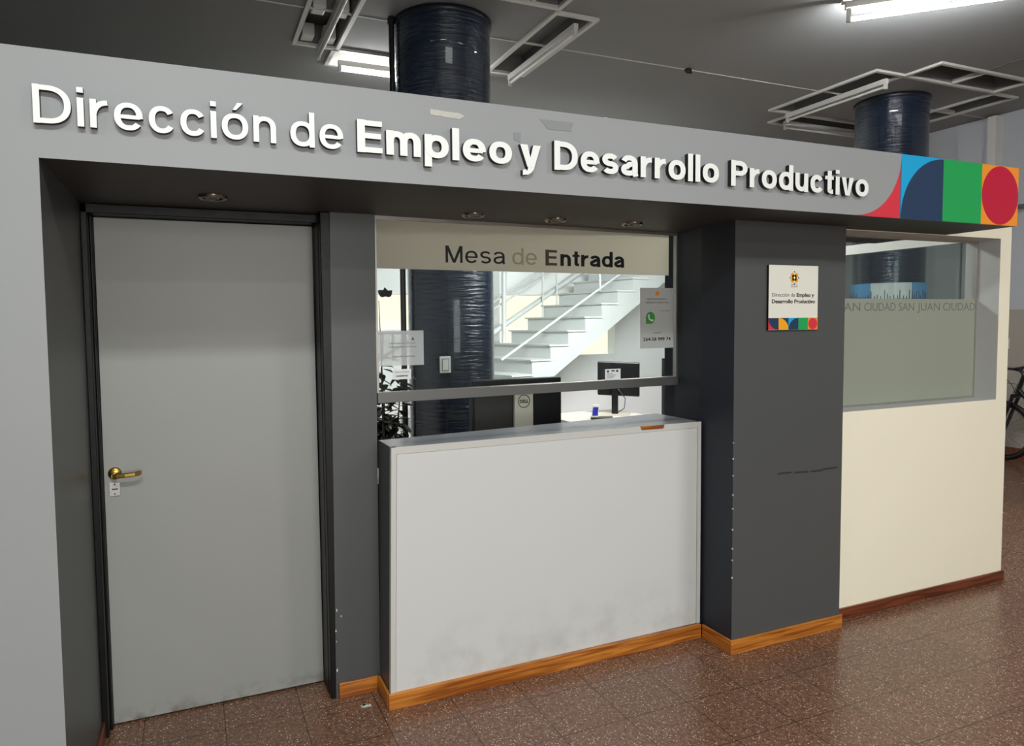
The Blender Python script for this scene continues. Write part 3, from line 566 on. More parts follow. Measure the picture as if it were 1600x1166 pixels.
# notice at left
a, b = wl(588, 519), wl(662, 570)
e, ww, hh = onglass('notice', 'thin white paper notice taped low on the left of the glass', 'notice', .013, b[0], b[1], a[1]+.004, M_thinpaper)
text('ATENCIÓN AL VECINO', .006, (ww*.52, 0, hh*.62), M_inkg, e, width=ww*.6); text('HORARIO DE ATENCIÓN', .006, (ww*.52, 0, hh*.52), M_inkg, e, width=ww*.62)
text('CIUDAD CAPITAL', .007, (ww*.55, 0, hh*.24), M_ink, e, width=ww*.5)
MB().prism([(ww*.72, hh*.72), (ww*.755, hh*.82), (ww*.79, hh*.72), (ww*.755, hh*.745)], (0, -.0006, 0), (1, 0, 0), (0, 0, 1), (0, .0005, 0)).build('emblem', M_ink, e)
a, b = wl(613, 577.5), wl(642, 592)
e, ww, hh = onglass('label_sticker', 'small white phone number label below the notice on the glass', 'label', a[0], b[0], b[1], a[1], M_paper)
text('CONSULTAS TELEFÓNICAS', .005, (ww*.5, 0, hh*.66), M_inkg, e, width=ww*.85); text('264589990', .008, (ww*.5, 0, hh*.24), M_ink, e, width=ww*.66, bold=.02)
a, b = wl(944, 578), wl(968, 594)
e, ww, hh = onglass('information_card', 'small printed white card standing on the window rail in front of the monitor', 'card', a[0], b[0], ZR, ZR+.055, M_paper, .001, -.012)
for k in range(4): MB().box(ww*.1, ww*(.5+.1*(k % 3)), -.0005, 0, hh*(.15+.13*k), hh*(.19+.13*k)).build('printed_line', M_inkg, e)
MB().box(ww*.12, ww*.24, -.0005, 0, hh*.7, hh*.88).build('printed_emblem', M_ink, e); MB().box(ww*.4, ww*.62, -.0005, 0, hh*.76, hh*.88).build('printed_emblem', M_ink, e); MB().box(ww*.72, ww*.84, -.0005, 0, hh*.7, hh*.9).build('printed_emblem', M_ink, e)

# ------------------------------------------------------------------ downlights in the soffit
def downlight(x, y, label):
    e = thing('downlight', label, 'downlight', (x, y, ZS), group='round downlights in the soffit')
    MB().lathe((0, 0, 0), [(.050, 0), (.049, -.007), (.044, -.011), (.038, -.009), (.036, -.003), (.036, .0)], 36).build('trim_ring', M_chrome, e)
    MB().lathe((0, 0, 0), [(.036, -.0005), (.026, -.0006)], 24).build('dark_gap', M_blk, e)
    MB().lathe((0, 0, 0), [(.026, 0), (.025, -.006), (.018, -.009), (.012, -.004), (0, -.006)], 24).build('lamp_face', M_chrome, e)
for (x, y, lb) in ((.456, .452, 'round downlight above the grey door'), (1.50, .535, 'round downlight above the word Mesa'), (1.91, .55, 'round downlight above the word Entrada'), (2.32, .543, 'round downlight nearest the charcoal pillar')): downlight(x, y, lb)

# ------------------------------------------------------------------ plaque on the pillar
pq = thing('wall_plaque', 'square white office plaque with a coloured bottom strip on the pillar', 'plaque', (2.913, .2925, 1.555)); PW, PH = .319, .311
MB().box(0, PW, -.012, 0, 0, PH, [1, 1, 0, 1, 1, 1]).build('plate', [mat('plaque_white', rgb(236, 233, 220), .35), M_lside], pq)
zz = .058; tw = PW/5; P = dict(o=(0, -.0128, 0), ux=(1, 0, 0), uz=(0, 0, 1), dy=(0, .0006, 0)); P2 = dict(P, o=(0, -.0134, 0))
def pb(x0, x1, m): MB().box(x0, x1, -.0128, -.0121, .001, zz).build('colour_tile', m, pq)
def qd(cx, cz, a0, rx, rz, m, name='quarter_disc'): MB().prism([(cx, cz)]+[(cx+rx*math.cos(math.radians(a0+i*7.5)), cz+rz*math.sin(math.radians(a0+i*7.5))) for i in range(13)], P2['o'], P2['ux'], P2['uz'], P2['dy']).build(name, m, pq)
pb(0, tw, M_red); qd(tw, zz, 180, tw, zz-.001, M_nav)
pb(tw, 2*tw, M_nav); qd(tw, .001, 0, tw, zz-.001, M_yellow)
pb(2*tw, 3*tw, M_cyan); qd(3*tw, .001, 90, tw, zz-.001, M_nav)
pb(3*tw, 4*tw, M_green); pb(4*tw, 5*tw, M_orange)
MB().prism([(4.5*tw+tw*.46*math.cos(2*PI*i/32), zz/2+zz*.48*math.sin(2*PI*i/32)) for i in range(32)], P2['o'], P2['ux'], P2['uz'], P2['dy']).build('disc', M_red, pq)
ex, ez = PW*.508, PH*.81
em = MB()
for i, j in ((-1, -1), (1, -1), (1, 1), (-1, 1)): em.prism([(ex+i*.0125+.0115*math.cos(2*PI*k/16)*1.0, ez+j*.012+.012*math.sin(2*PI*k/16)) for k in range(16)], P['o'], P['ux'], P['uz'], P['dy'])
em.prism([(ex-.014, ez-.014), (ex+.014, ez-.014), (ex+.014, ez+.014), (ex-.014, ez+.014)], P['o'], P['ux'], P['uz'], P['dy']); em.build('emblem', M_yellow, pq)
for i, j in ((0, -1), (0, 1), (1, 0), (-1, 0)): MB().prism([(ex+i*.027+.0035*math.cos(2*PI*k/8), ez+j*.0285+.0035*math.sin(2*PI*k/8)) for k in range(8)], P['o'], P['ux'], P['uz'], P['dy']).build('emblem_dot', M_ink, pq)
MB().prism([(ex+.005*math.cos(2*PI*k/12), ez+.005*math.sin(2*PI*k/12)) for k in range(12)], P2['o'], P2['ux'], P2['uz'], P2['dy']).build('emblem_centre', M_white, pq)
text('Ciudad de', .006, (ex, -.0122, PH*.695), M_inkg, pq, width=.042); text('San Juan', .006, (ex, -.0122, PH*.665), M_ink, pq, width=.042)
text('Dirección de', .018, (PW*.06, -.0122, PH*.515), M_inkg, pq, width=PW*.46, align='LEFT'); text('Empleo y', .018, (PW*.555, -.0122, PH*.515), M_ink, pq, width=PW*.36, align='LEFT', bold=.025)
text('Desarrollo Productivo', .018, (PW*.5, -.0122, PH*.415), M_ink, pq, width=PW*.88, bold=.025)

# ------------------------------------------------------------------ right wall with window recess
YW, YWG = .3623, .492; XW = 4.889; XO = 4.789; ZO0, ZO1 = 1.115, 2.0665
mb = MB()
mb.box(3.4344, XO, YW, .56, 0, ZO0, [0, 1, 0, 0, 0, 0]); mb.box(XO, XW, YW, .56, 0, 2.36, [0, 0, 0, 0, 0, 1]); mb.box(3.4344, XO, YW, .56, ZO1, 2.36, [1, 0, 0, 0, 0, 0])
S(mb.build('wall_window', [M_cream, M_reveal]), 'cream wall with a recessed frosted window at right', 'wall')
W2 = thing('window_2', 'recessed office window with frosted lower glass in the cream wall', 'window', (0, 0, 0), kind='structure')
fr = MB(); fr.box(XO-.0+.0, XO+.0, YWG, YWG, ZO0, ZO0) if False else None
fr = MB(); fr.box(3.4344, XO, YWG-.006, YWG+.02, ZO0, ZO0+.012); fr.box(3.4344, XO, YWG-.006, YWG+.02, ZO1-.012, ZO1); fr.box(XO-.01, XO, YWG-.006, YWG+.02, ZO0+.012, ZO1-.012); fr.build('window_frame', M_alu, W2)
MB().box(3.4344, XO-.01, YWG, YWG+.006, ZO0+.012, ZO1-.012).build('pane', M_glass, W2)
zf = 1.716
ff = MB().box(3.4344, XO-.01, YWG-.0015, YWG-.0005, ZO0+.012, zf).build('frosted_film', M_frost, W2)
M_cut = mat('clear_cut_letters', rgb(118, 121, 114), .3)
cx0 = at(1318, 480, YWG).x; 
for k, (s_, xa, xb_) in enumerate((('JUAN', 1300, 1345), ('CIUDAD', 1350, 1399), ('SAN', 1404, 1428), ('JUAN', 1434, 1469), ('CIUDAD', 1473, 1523))):
    x_a, x_b = at(xa, 480, YWG).x, at(xb_, 480, YWG).x
    text(s_, .046, ((x_a+x_b)/2, YWG-.0016, 1.648), M_cut, W2, width=x_b-x_a, depth=.0004, label='cut lettering in the frosted film')
# right side of the booth: glazed partition with white header
e = thing('glazed_partition', 'glazed office side partition with a white header seen through the recessed window', 'partition', (0, 0, 0))
MB().box(4.83, 4.88, .56, 2.2, 2.073, 2.14).build('header', M_white, e)
MB().box(4.83, 4.88, .56, .578, 0, 2.073).build('post', M_white, e); MB().box(4.83, 4.88, 2.12, 2.2, 0, 2.073).build('post', M_white, e)
MB().box(4.83, 4.88, .578, 2.12, 0, 1.0).build('lower_panel', M_reveal, e)
MB().box(4.852, 4.858, .578, 2.12, 1.0, 2.073).build('pane', glass('grey_tinted_glass', (.74, .79, .78, 1)), e)
MB().box(4.845, 4.865, .63, .636, 1.0, 2.073).build('mullion', M_housing, e)

# ------------------------------------------------------------------ round columns
def column(c, r1, c2, r2, zsplit, label):
    e = thing('round_column', label, 'column', (c[0], c[1], 0))
    mb = MB(); dx, dy_ = c2[0]-c[0], c2[1]-c[1]
    mb.lathe((dx, dy_, 0), [(r2, 0), (r2, zsplit), ], 64); mb.lathe((0, 0, 0), [(r2-.05, zsplit), (r1, zsplit), (r1, ZC-.03)], 64); mb.build('shaft', M_col, e)
    MB().lathe((0, 0, 0), [(r1, ZC-.05), (r1+.012, ZC-.045), (r1+.012, ZC-.006), (r1, ZC-.001)], 64).build('top_ring', mat('black_collar', rgb(14, 20, 32), .4), e); return e
c1_ = column((2.243, 2.94), .37, (2.285, 2.94), .34, 2.9, 'glossy navy round column rising behind the middle of the fascia')
cc = column((7.352, 2.99), .346, (7.352, 2.99), .346, 2.9, 'glossy navy round column with a flag band at the right')
pd = at(612.5, 100, 2.95); pe = at(630.5, 500, 2.95); o1 = Vector((2.243, 2.94, 0))
pp_ = [Vector(v)-o1 for v in ((pe.x, 2.95, 0), (pe.x, 2.95, 2.5), (pd.x, 2.95, 2.75), (pd.x, 2.95, ZC))]
MB().tube(pp_, .022, 12).build('conduit', M_blk, c1_)['label'] = 'black conduit on the left side'
MB().tube([pp_[3]-Vector((0, 0, .06)), pp_[3]-Vector((0, 0, .01))], .03, 12).build('conduit_collar', M_blk, c1_)
# flag wrapped round the right column
def wrap(z0, z1, a0, a1, r, m, parent, fringe=0):
    mb = MB(); n = max(4, int((a1-a0)/3)); vs = []; fs = []
    for i in range(n+1):
        a = math.radians(a0+(a1-a0)*i/n); rr = r+.004*math.sin(i*1.7)
        for z in (z0, z1): vs.append((rr*math.cos(a), rr*math.sin(a), z))
        for z in (z0, z1): vs.append(((rr+.003)*math.cos(a), (rr+.003)*math.sin(a), z))
    for i in range(n):
        k, j = 4*i, 4*(i+1); fs += [(k, j, j+1, k+1), (k+2, k+3, j+3, j+2), (k, k+2, j+2, j), (k+1, j+1, j+3, k+3)]
    mb.add(vs, fs, 0, True); return mb.build('flag_panel', m, parent)
fl = thing('flag_banner', 'light blue and white flag cloth wrapped around the right round column', 'flag', (7.352, 2.99, 0))
va = math.degrees(math.atan2(CY-2.99, CX-7.352))   # direction toward the hall
for a0, a1, m, lb in ((va-95, va-26, M_skyb, 'light blue cloth'), (va-26, va+38, M_wcloth, 'white cloth'), (va+38, va+95, M_skyb, 'light blue cloth')):
    wrap(1.5, 1.975, a0, a1, .352, m, fl)['label'] = lb
fs_ = MB()
for k in range(34):
    a = math.radians(va-80+k*4.7+random.uniform(-1, 1)); z1_ = 1.83+random.random()*.07; c_, s_ = math.cos(a), math.sin(a)
    fs_.obox((.3605*c_, .3605*s_, (1.55+z1_)/2), (-s_*.004, c_*.004, 0), (c_*.001, s_*.001, 0), (0, 0, (z1_-1.55)/2))
fs_.build('fringe', M_inkg, fl)

# ------------------------------------------------------------------ ceiling troffers
def troffer(key, label, fixture=None, lit=False, cells=0, blocks=False, deep=.16, group=None):
    x0, x1, y0, y1 = TR[key]; e = thing('ceiling_light', label, 'ceiling light', ((x0+x1)/2, (y0+y1)/2, ZC), group=group)
    hx_, hy_ = (x1-x0)/2, (y1-y0)/2; b = .03
    fr = MB(); 
    for (a, b_, c, d) in ((-hx_-b, hx_+b, -hy_-b, -hy_+.004), (-hx_-b, hx_+b, hy_-.004, hy_+b), (-hx_-b, -hx_+.004, -hy_+.004, hy_-.004), (hx_-.004, hx_+b, -hy_+.004, hy_-.004)): fr.box(a, b_, c, d, -.022, 0)
    fr.build('frame', M_fix, e)
    hs = MB(); t = .01; hs.box(-hx_, hx_, -hy_, hy_, deep-t, deep)
    for (a, b_, c, d) in ((-hx_, hx_, -hy_, -hy_+t), (-hx_, hx_, hy_-t, hy_), (-hx_, -hx_+t, -hy_+t, hy_-t), (hx_-t, hx_, -hy_+t, hy_-t)): hs.box(a, b_, c, d, .0, deep-t)
    hs.build('housing', M_housing if not lit else M_white, e)
    along_y = hy_ > hx_; Ln = max(hx_, hy_)
    if cells:
        for i in range(1, cells):
            p = -Ln+2*Ln*i/cells
            (MB().box(-hx_, hx_, p-.012, p+.012, -.015, .03) if along_y else MB().box(p-.012, p+.012, -hy_, hy_, -.015, .03)).build('divider', M_fix, e)
    if blocks:
        for p in (-Ln+.09, Ln*.05, Ln-.09):
            for s_ in (-1, 1): MB().box(s_*.085-.05, s_*.085+.05, p-.07, p+.07, .0, .10).build('lamp_block', M_tubeoff, e, bevel=.01)
    if fixture:
        off, drop = fixture; ax = (lambda u, v, z: (v, u, z)) if along_y else (lambda u, v, z: (u, v, z))
        A = ax(1, 0, 0); B = ax(0, 1, 0); c = ax(0, off, -drop+.055)
        MB().obox(Vector(ax(0.04, off, -drop+.05)), Vector(A)*(Ln-.02), Vector(B)*.02, (0, 0, .024)).build('batten', M_fix, e, bevel=.003)
        for s_ in (-1, 1):
            MB().obox(Vector(ax(.04+s_*(Ln-.035), off, -drop+.005)), Vector(A)*.012, Vector(B)*.014, (0, 0, .028)).build('lamp_holder', M_fix, e)
        MB().tube([ax(.04-Ln+.05, off, -drop), ax(.04+Ln-.05, off, -drop)], .013, 14).build('tube', M_tubeon if lit else M_tubeoff, e)
        if lit:
            l = bpy.data.lights.new('tube_light', 'AREA'); l.shape = 'RECTANGLE'; l.size = 1.2; l.size_y = .05; l.energy = 10; l.color = (.95, 1, .98)
            lo = bpy.data.objects.new('tube_light', l); COL.objects.link(lo); lo.parent = e; lo.location = ax(0, off, -drop-.016); lo.rotation_euler = (0, 0, PI/2 if along_y else 0)
    return e
troffer('a', 'unlit recessed ceiling light left of the navy column above the fascia', (.02, .10), blocks=True)
troffer('b', 'lit fluorescent ceiling light behind the navy column', (.02, .10), lit=True)
troffer('c', 'unlit recessed tube light right of the navy column', (.04, .10))
troffer('d', 'white louvred ceiling light at the top edge in front of the navy column', None, cells=6)
troffer('e', 'unlit recessed tube light left of the right hand column', (.06, .10))
troffer('f', 'unlit recessed tube light behind the right hand column', (.02, .10))
troffer('g', 'empty ceiling light recess right of the right hand column', None, cells=2)
troffer('h', 'empty white framed ceiling recess in two cells in front of the right hand column', None, cells=2)
# lit batten in front, turned diagonally
ang = math.atan2(-.442, .479)
e = thing('ceiling_light', 'lit fluorescent batten at the top right edge of the picture', 'ceiling light', (4.833+.58*math.cos(ang), 1.463+.58*math.sin(ang), ZC), ang)
MB().box(-.62, .62, -.05, .05, -.03, 0).build('base_plate', M_fix, e); MB().box(-.60, .60, -.025, .025, -.075, -.03).build('batten', M_fix, e, bevel=.004)
MB().tube([(-.56, 0, -.15), (.56, 0, -.15)], .014, 14).build('tube', mat('bright_lit_tube', (.93, .97, 1, 1), .3, emit=300), e)
for s_ in (-1, 1): MB().box(s_*.575-.014, s_*.575+.014, -.014, .014, -.168, -.06).build('lamp_holder', M_fix, e)
l = bpy.data.lights.new('tube_light', 'AREA'); l.shape = 'RECTANGLE'; l.size = 1.1; l.size_y = .05; l.energy = 22; l.color = (.95, .98, 1)
lo = bpy.data.objects.new('tube_light', l); COL.objects.link(lo); lo.parent = e; lo.location = (0, 0, -.17)
# bit of wire in the ceiling joint
pw = Vector((sx(3.924), sy(2.139), ZC)); e = MB().tube([pw, pw+Vector((.03, .01, -.02)), pw+Vector((.06, -.02, -.03)), pw+Vector((.03, -.04, -.015)), pw+Vector((-.02, -.05, -.02))], .012, 6).build('loose_wire', M_blk); tag(e, 'small black tangle of wire at the ceiling joint', 'wire')

# ------------------------------------------------------------------ office: desks, monitors, plant, cabinet
def desk(name, label, x0, x1, y0, y1, z, panel=True):
    e = thing(name, label, 'desk', (x0, y0, 0)); a, b = x1-x0, y1-y0
    MB().box(0, a, 0, b, z-.03, z).build('desktop', M_desk, e)
    for px in (0.03, a-.07):
        for py in (.03, b-.07): MB().box(px, px+.04, py, py+.04, 0, z-.03).build('leg', M_blk, e)
    MB().box(.07, a-.07, .02, .035, .25, z-.03).build('modesty_panel', M_desk_d, e)
desk('desk', 'office desk right behind the reception counter under the wide monitor', 1.3, 2.6, 1.05, 1.75, .75)
desk('desk', 'office desk further back under the small turned monitor', 3.5, 4.38, 3.0, 3.75, .705)
mo = thing('monitor', 'wide black monitor seen from behind with a silver stand and round emblem', 'monitor', (2.06, 1.33, .75), math.radians(0))
p0, p1 = at(735, 598, 1.32).x-2.06, at(876, 590, 1.32).x-2.06
MB().box(p0, p1, -.02, .02, .17, .535).build('screen_back', M_blk, mo, bevel=.008)
MB().box(p0+.02, p0+.25, -.0215, -.019, .18, .46).build('back_cover', mat('dark_grey_plastic', rgb(44, 42, 40), .45), mo)
s0, s1 = at(806, 620, 1.27).x-2.06, at(835, 620, 1.27).x-2.06
st = MB(); st.box(s0, s1, -.045, -.021, .02, .49); st.build('stand', M_silver, mo, bevel=.003)
MB().box((s0+s1)/2-.12, (s0+s1)/2+.12, -.12, .08, 0, .02).build('stand_base', M_silver, mo, bevel=.006)
cxm = (s0+s1)/2; czm = at(820, 627, 1.285).z-.75
MB().tube([(cxm+.036*math.cos(2*PI*i/32), -.0455, czm+.036*math.sin(2*PI*i/32)) for i in range(32)], .0022, 6, closed=True).build('emblem_ring', M_blk, mo)
text('DELL', .018, (cxm, -.0452, czm-.009), M_blk, mo, width=.055, bold=.03)
A = at(972, 598, 3.35); m2 = thing('monitor', 'small black monitor turned sideways on a stand near the white wall', 'monitor', (A.x-.03, 3.42, .705), math.radians(-38))
MB().obox((.03, 0, .345), (.20, 0, -.006), (0, .018, 0), (0.0, 0, .165)).build('screen_back', M_blk, m2, bevel=.01)
MB().obox((0, -.05, .22), (.03, 0, 0), (0, .02, 0), (0, 0, .21)).build('stand', M_blk, m2, bevel=.004)
MB().box(-.13, .14, -.14, .1, 0, .012).build('stand_base', M_silver, m2)
MB().tube([(.03, -.04, .25), (.10, -.07, .16), (.09, -.09, .07), (.02, -.08, .02)], .004, 6).build('cable', M_blk, m2)
A = at(930, 640, 3.2); e = thing('desk_phone', 'small device with a blue screen on the far desk', 'phone', (A.x, 3.2, .708), math.radians(-30))
MB().obox((0, 0, .065), (.03, 0, 0), (0.0, .008, 0.003), (.006, .015, .065)).build('body', M_silver, e); MB().obox((.002, -.010, .075), (.024, 0, 0), (0, .001, 0), (.004, .01, .035)).build('screen', mat('blue_screen', rgb(20, 30, 130), .3), e)
MB().box(-.04, .16, -.05, .06, 0, .02).build('base', M_blk, e)
# tall black cabinet at the right end of the view
a = at(1034, 560, 2.6); e = thing('office_cabinet', 'tall black cabinet edge seen beside the small monitor', 'cabinet', (a.x, 2.25, 0))
MB().box(0, .28, 0, .35, 0, a.z).build('carcass', M_blk, e); MB().box(.003, .277, -.015, -.001, .05, a.z-.01).build('door', M_blk, e)
# light switch on the column
a = at(695.5, 570, 2.595); e = thing('light_switch', 'white light switch plate on the navy column', 'light switch', (a.x, 2.60, a.z), math.radians(0))
MB().box(-.043, .043, -.012, .0, -.062, .062).build('plate', M_white, e, bevel=.004)
MB().box(-.026, .026, -.014, -.0122, -.045, .045).build('rocker_frame', M_inkg, e); MB().box(-.022, .022, -.016, -.0142, -.041, .041).build('rocker', M_white, e)
MB().box(-.043, .043, .0, .06, -.05, .05).build('back_box', M_blk, e)
# potted plant
def plant():
    base = at(600, 640, 2.0); e = thing('potted_plant', 'leafy dark green plant behind the left edge of the glass', 'plant', (base.x, 2.0, 0))
    MB().lathe((0, 0, 0), [(0, 0), (.11, 0), (.15, .28), (.155, .3), (.13, .3), (.12, .27), (0, .27)], 24).build('pot', M_desk_d, e)
    st = MB(); tips = []
    for k in range(10):
        a = random.random()*2*PI; h_ = random.uniform(.9, 1.36) if k else 1.75; r_ = .12
        pth = [(0, 0, .25), (r_*.3*math.cos(a), r_*.3*math.sin(a), .6), (r_*.8*math.cos(a), r_*.8*math.sin(a), h_*.8), (r_*math.cos(a), r_*math.sin(a), h_)]
        if k == 0: pth = [(0, 0, .25), (0.0, 0, .8), (-.01, 0, 1.4), (-.02, 0, h_)]
        st.tube(pth, [.008, .006, .004, .002], 6); tips.append(pth)
    st.build('stem', mat('stem_brown', rgb(60, 48, 36), .8), e)
    lv = MB()
    def leaf(p, d, up, ln, wd_):
        p, d, up = Vector(p), Vector(d).normalized(), Vector(up); s_ = d.cross(up).normalized(); u = s_.cross(d)
        pr = [(0, 0), (.2, .75), (.45, 1), (.75, .6), (1, 0)]
        mid = [p+d*ln*t_-u*ln*.18*t_*t_ for t_, _ in pr]
        vs = mid+[m_+s_*wd_*w_+u*wd_*.25*w_ for m_, (_, w_) in zip(mid, pr)][1:4]+[m_-s_*wd_*w_+u*wd_*.25*w_ for m_, (_, w_) in zip(mid, pr)][1:4]
        lv.add(vs, [(0, 1, 5), (1, 2, 6, 5), (2, 3, 7, 6), (3, 4, 7), (0, 8, 1), (1, 8, 9, 2), (2, 9, 10, 3), (3, 10, 4)], 0, True)
    for pth in tips:
        for k in range(34):
            t_ = random.uniform(.35, 1); i = min(2, int(t_*3)); f = t_*3-i; a, b = Vector(pth[i]), Vector(pth[i+1]); p = a+(b-a)*f
            if p.z > 1.42: continue
            an = random.random()*2*PI; leaf(p, (math.cos(an), math.sin(an), random.uniform(-.7, .3)), (0, 0, 1), random.uniform(.08, .13), random.uniform(.022, .036))
    tp_ = at(602, 456, 2.0)
    for an in (-.4, 1.2, 2.2, 3.3, 4.6): leaf((tp_.x-base.x, 0, tp_.z-.03), (math.cos(an), math.sin(an)*.4, .8), (0, -1, 0), .06, .022)
    lv.build('foliage', M_leaf, e)
plant()

# ------------------------------------------------------------------ staircase in front of the back wall
e = thing('staircase', 'pale grey metal staircase rising to the right before the white back wall', 'staircase', (0, 0, 0))
A = at(799, 516.3, 6.0); d = Vector((.272, .06, 0)); rise = .164; wv = Vector((.06, -.272, 0)).normalized()*1.1
prof = []
k0, k1 = -7, 11
for k in range(k0, k1): prof += [(k, (k)*rise), (k, (k+1)*rise)]
# profile in units of d along, z up; tread k spans k..k+1 at height (k+1)*rise - A lies at k=0 top
poly = []
for k in range(k0, k1): poly += [(k, k*rise-rise), (k, k*rise)]
poly += [(k1, (k1-1)*rise), (k1, k1*rise-.42), (k0, k0*rise-.42)]
# build as convex slices so that shading stays clean
sm = MB(); rm = MB()
for k in range(k0, k1):
    o_ = Vector((A.x, A.y, A.z))
    sl = [(k, k*rise-.40), (k+1, (k+1)*rise-.40), (k+1, k*rise-.001), (k, k*rise-.001)]
    sm.prism(sl, o_, d, (0, 0, 1), wv)
    rm.prism([(k-.1, k*rise), (k+1, k*rise), (k+1, k*rise+.018), (k-.14, k*rise+.018)], o_-Vector((0, 0, .016))-wv*.02, d, (0, 0, 1), wv*1.04)
sm.build('flight', M_stair, e); rm.build('tread', mat('tread_pale', rgb(216, 219, 217), .5), e)
rl = MB()
def railing(offset, hgt, r_, posts, name, z2=None):
    q0 = A+offset+d*k0+Vector((0, 0, k0*rise+hgt)); q1 = A+offset+d*(k1-1)+Vector((0, 0, (k1-1)*rise+hgt))
    MB().tube([q0, q1], r_, 10).build(name, M_stair, e)
def bar(name, p, q, r_):
    MB().tube([p, q], r_, 10).build(name, M_stair, e)
bar('handrail', at(742, 540, 5.95), at(936, 405, 6.42), .036)
bar('handrail', at(742, 491, 5.95), at(905, 385, 6.38), .014); bar('handrail', at(742, 502, 5.95), at(905, 396, 6.38), .014)
bar('lower_rail', at(783, 563, 4.88), at(990, 413, 5.3), .015)
bar('post', at(787.5, 536, 5.99), at(787.5, 415, 5.99), .032)
for px, py, yy in ((848, 496, 6.1), (870, 478, 6.15)): bar('post', at(px, py, yy), at(px, 405, yy), .012)
bar('post', at(937.5, 455, 5.2), at(937.5, 400, 5.2), .015)
zb = A.z+k0*rise-.4
MB().box(A.x+d.x*k0, A.x+d.x*k0+.1, A.y+d.y*k0-.1, A.y+d.y*k0, 0, zb+.1).build('support_post', M_stair, e) if zb > .05 else None
# courtyard
tag(MB().box(-1, 14, 9.2, 9.4, -.02, 4.2).build('courtyard_wall', M_beige), 'sunlit beige rendered wall outside the long opening', 'wall')
a, b = at(560, 516, 8.0), at(640, 516, 8.0)
tag(MB().box(a.x-1.2, b.x+.02, 8.0, 8.12, -.02, a.z).build('low_white_wall', M_white), 'low white sunlit wall outside at the left of the opening', 'wall')
e = thing('courtyard_railing', 'thin grey railing outside in front of the low white wall', 'railing', (0, 0, 0))
Y_ = 7.4; rz = at(615, 521, Y_).z
MB().tube([(at(560, 521, Y_).x-.5, Y_, rz), (at(642, 521, Y_).x+.1, Y_, rz)], .015, 8).build('top_rail', M_inkg, e)
for px in (566, 582, 597.8, 613.6, 630, 644): x_ = at(px, 540, Y_).x; MB().tube([(x_, Y_, -.02), (x_, Y_, rz)], .013, 8).build('baluster', M_inkg, e)
p, q_ = at(596, 560, Y_-.1), at(645, 529, Y_-.1); MB().tube([p, q_], .02, 8).build('handrail', M_inkg, e)
MB().tube([p, (p.x, p.y, -.02)], .015, 8).build('post', M_inkg, e)

# ------------------------------------------------------------------ bicycle by the far right wall
bk = thing('bicycle', 'black bicycle leaning by the beige wall beyond the cream wall', 'bicycle', (8.7, 0, 0))
hub = Vector((0, 2.585, .345)); Rw = .335
def wheel(hb, name):
    ty = MB().tube([(0, hb.y+Rw*math.cos(2*PI*i/48)*.93, hb.z+Rw*.93*math.sin(2*PI*i/48)) for i in range(48)], .026, 10, closed=True).build(name, M_blk, bk)
    MB().tube([(0, hb.y+Rw*.84*math.cos(2*PI*i/48), hb.z+Rw*.84*math.sin(2*PI*i/48)) for i in range(48)], .010, 8, closed=True).build('rim', M_blk, ty)
    sp = MB()
    for i in range(28):
        a = 2*PI*i/28; b = a+(.35 if i % 2 else -.35); s_ = .03 if i % 4 < 2 else -.03
        sp.tube([(s_, hb.y+.02*math.cos(b), hb.z+.02*math.sin(b)), (0, hb.y+Rw*.84*math.cos(a), hb.z+Rw*.84*math.sin(a))], .0016, 5)
    sp.build('spokes', M_alud, ty); MB().tube([(-.05, hb.y, hb.z), (.05, hb.y, hb.z)], .02, 12).build('hub', M_blk, ty)
wheel(hub, 'wheel')
rear = Vector((0, 1.50, .345)); wheel(rear, 'wheel')
crown = Vector((0, 2.45, .74)); head = Vector((0, 2.38, .97)); seatc = Vector((0, 1.93, .88)); bb = Vector((0, 1.96, .30))
fk = MB()
for s_ in (-.055, .055): fk.tube([hub+Vector((s_, 0, 0)), hub+Vector((s_, -.045, .14)), crown+Vector((s_, .005, 0))], [.014, .017, .019], 10)
fk.tube([crown+Vector((-.07, 0, 0)), crown+Vector((.07, 0, 0))], .024, 10); fk.tube([crown, head], .022, 12); fk.build('fork', M_blk, bk)
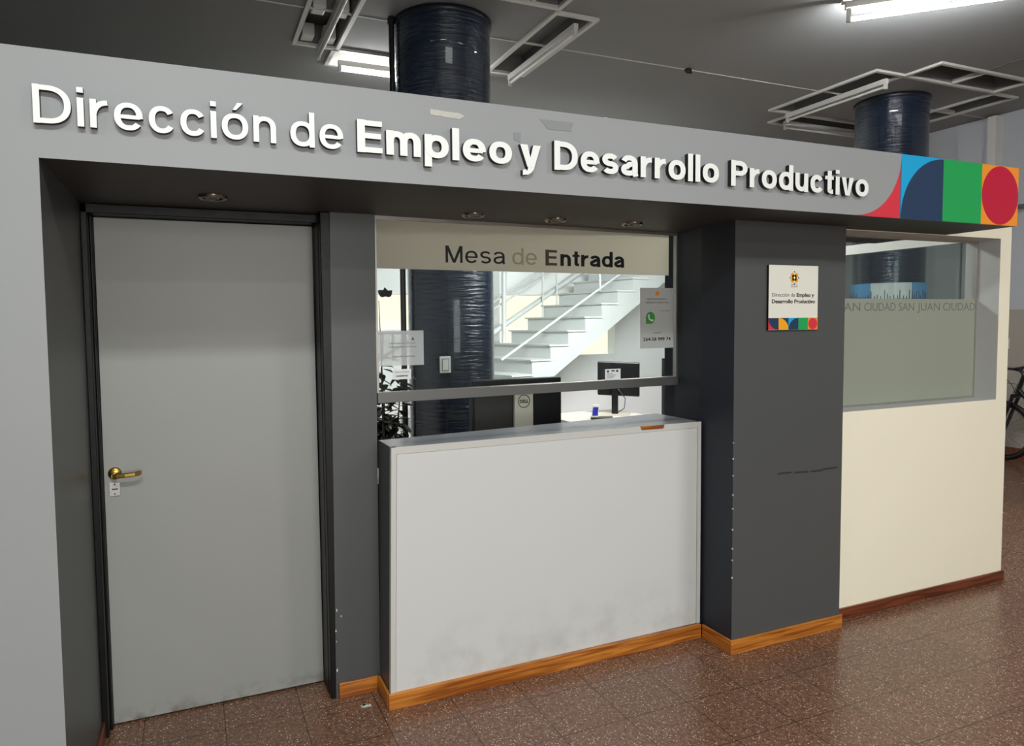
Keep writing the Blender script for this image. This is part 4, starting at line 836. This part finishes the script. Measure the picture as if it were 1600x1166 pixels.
f = MB(); f.tube([head-Vector((0, 0, .03)), seatc], .02, 12); f.tube([crown+Vector((0, -.03, .06)), bb], .024, 12); f.tube([seatc+Vector((0, -.03, .1)), bb], .018, 12)
for s_ in (-.05, .05): f.tube([rear+Vector((s_, 0, 0)), bb+Vector((s_*.5, 0, 0))], .011, 8); f.tube([rear+Vector((s_, 0, 0)), seatc+Vector((s_*.3, 0, 0))], .010, 8)
f.build('frame', M_blk, bk)
hb_ = MB(); hb_.tube([head, head+Vector((0, .03, .05)), head+Vector((0, .09, .065))], .018, 10)
hb_.tube([head+Vector((-.34, .06, .085)), head+Vector((-.15, .09, .075)), head+Vector((0, .10, .062)), head+Vector((.15, .09, .075)), head+Vector((.27, .06, .085))], .015, 10)
hb_.build('handlebar', M_blk, bk)
br_ = MB(); br_.tube([head+Vector((-.2, .10, .07)), head+Vector((-.24, .16, .05)), head+Vector((-.32, .17, .03))], .008, 8); br_.tube([head+Vector((.14, .10, .07)), head+Vector((.18, .15, .05)), head+Vector((.26, .16, .03))], .008, 8); br_.build('brake_lever', M_blk, bk)
cb = MB(); cb.tube([head+Vector((-.2, .11, .07)), head+Vector((-.15, .2, .02)), head+Vector((-.05, .17, -.09)), head+Vector((0, .06, -.1)), crown+Vector((0, .03, .03))], .0035, 6)
cb.tube([head+Vector((-.1, .12, .06)), head+Vector((-.08, .15, -.02)), head+Vector((-.02, .1, -.12)), crown], .0035, 6); cb.build('brake_cable', M_blk, bk)
sd = MB(); sd.obox(seatc+Vector((0, -.06, .16)), (.07, 0, 0), (0, .13, 0), (0, 0, .02)); sd.build('saddle', M_blk, bk, bevel=.015)
# small details on the far wall
a = atx(1597, 323, 8.97); tag(MB().box(8.9, 9.0, a.y-.25, a.y+.03, a.z-.02, a.z+.02).build('wall_bracket', M_inkg), 'small dark horizontal bar fixed on the far right wall', 'bracket')
a = atx(1575.5, 537, 8.99); tag(MB().box(8.975, 8.996, a.y-.01, a.y+.01, a.z-.06, a.z+.06).build('wall_conduit', M_white), 'short white conduit on the beige wall above the bicycle', 'conduit')
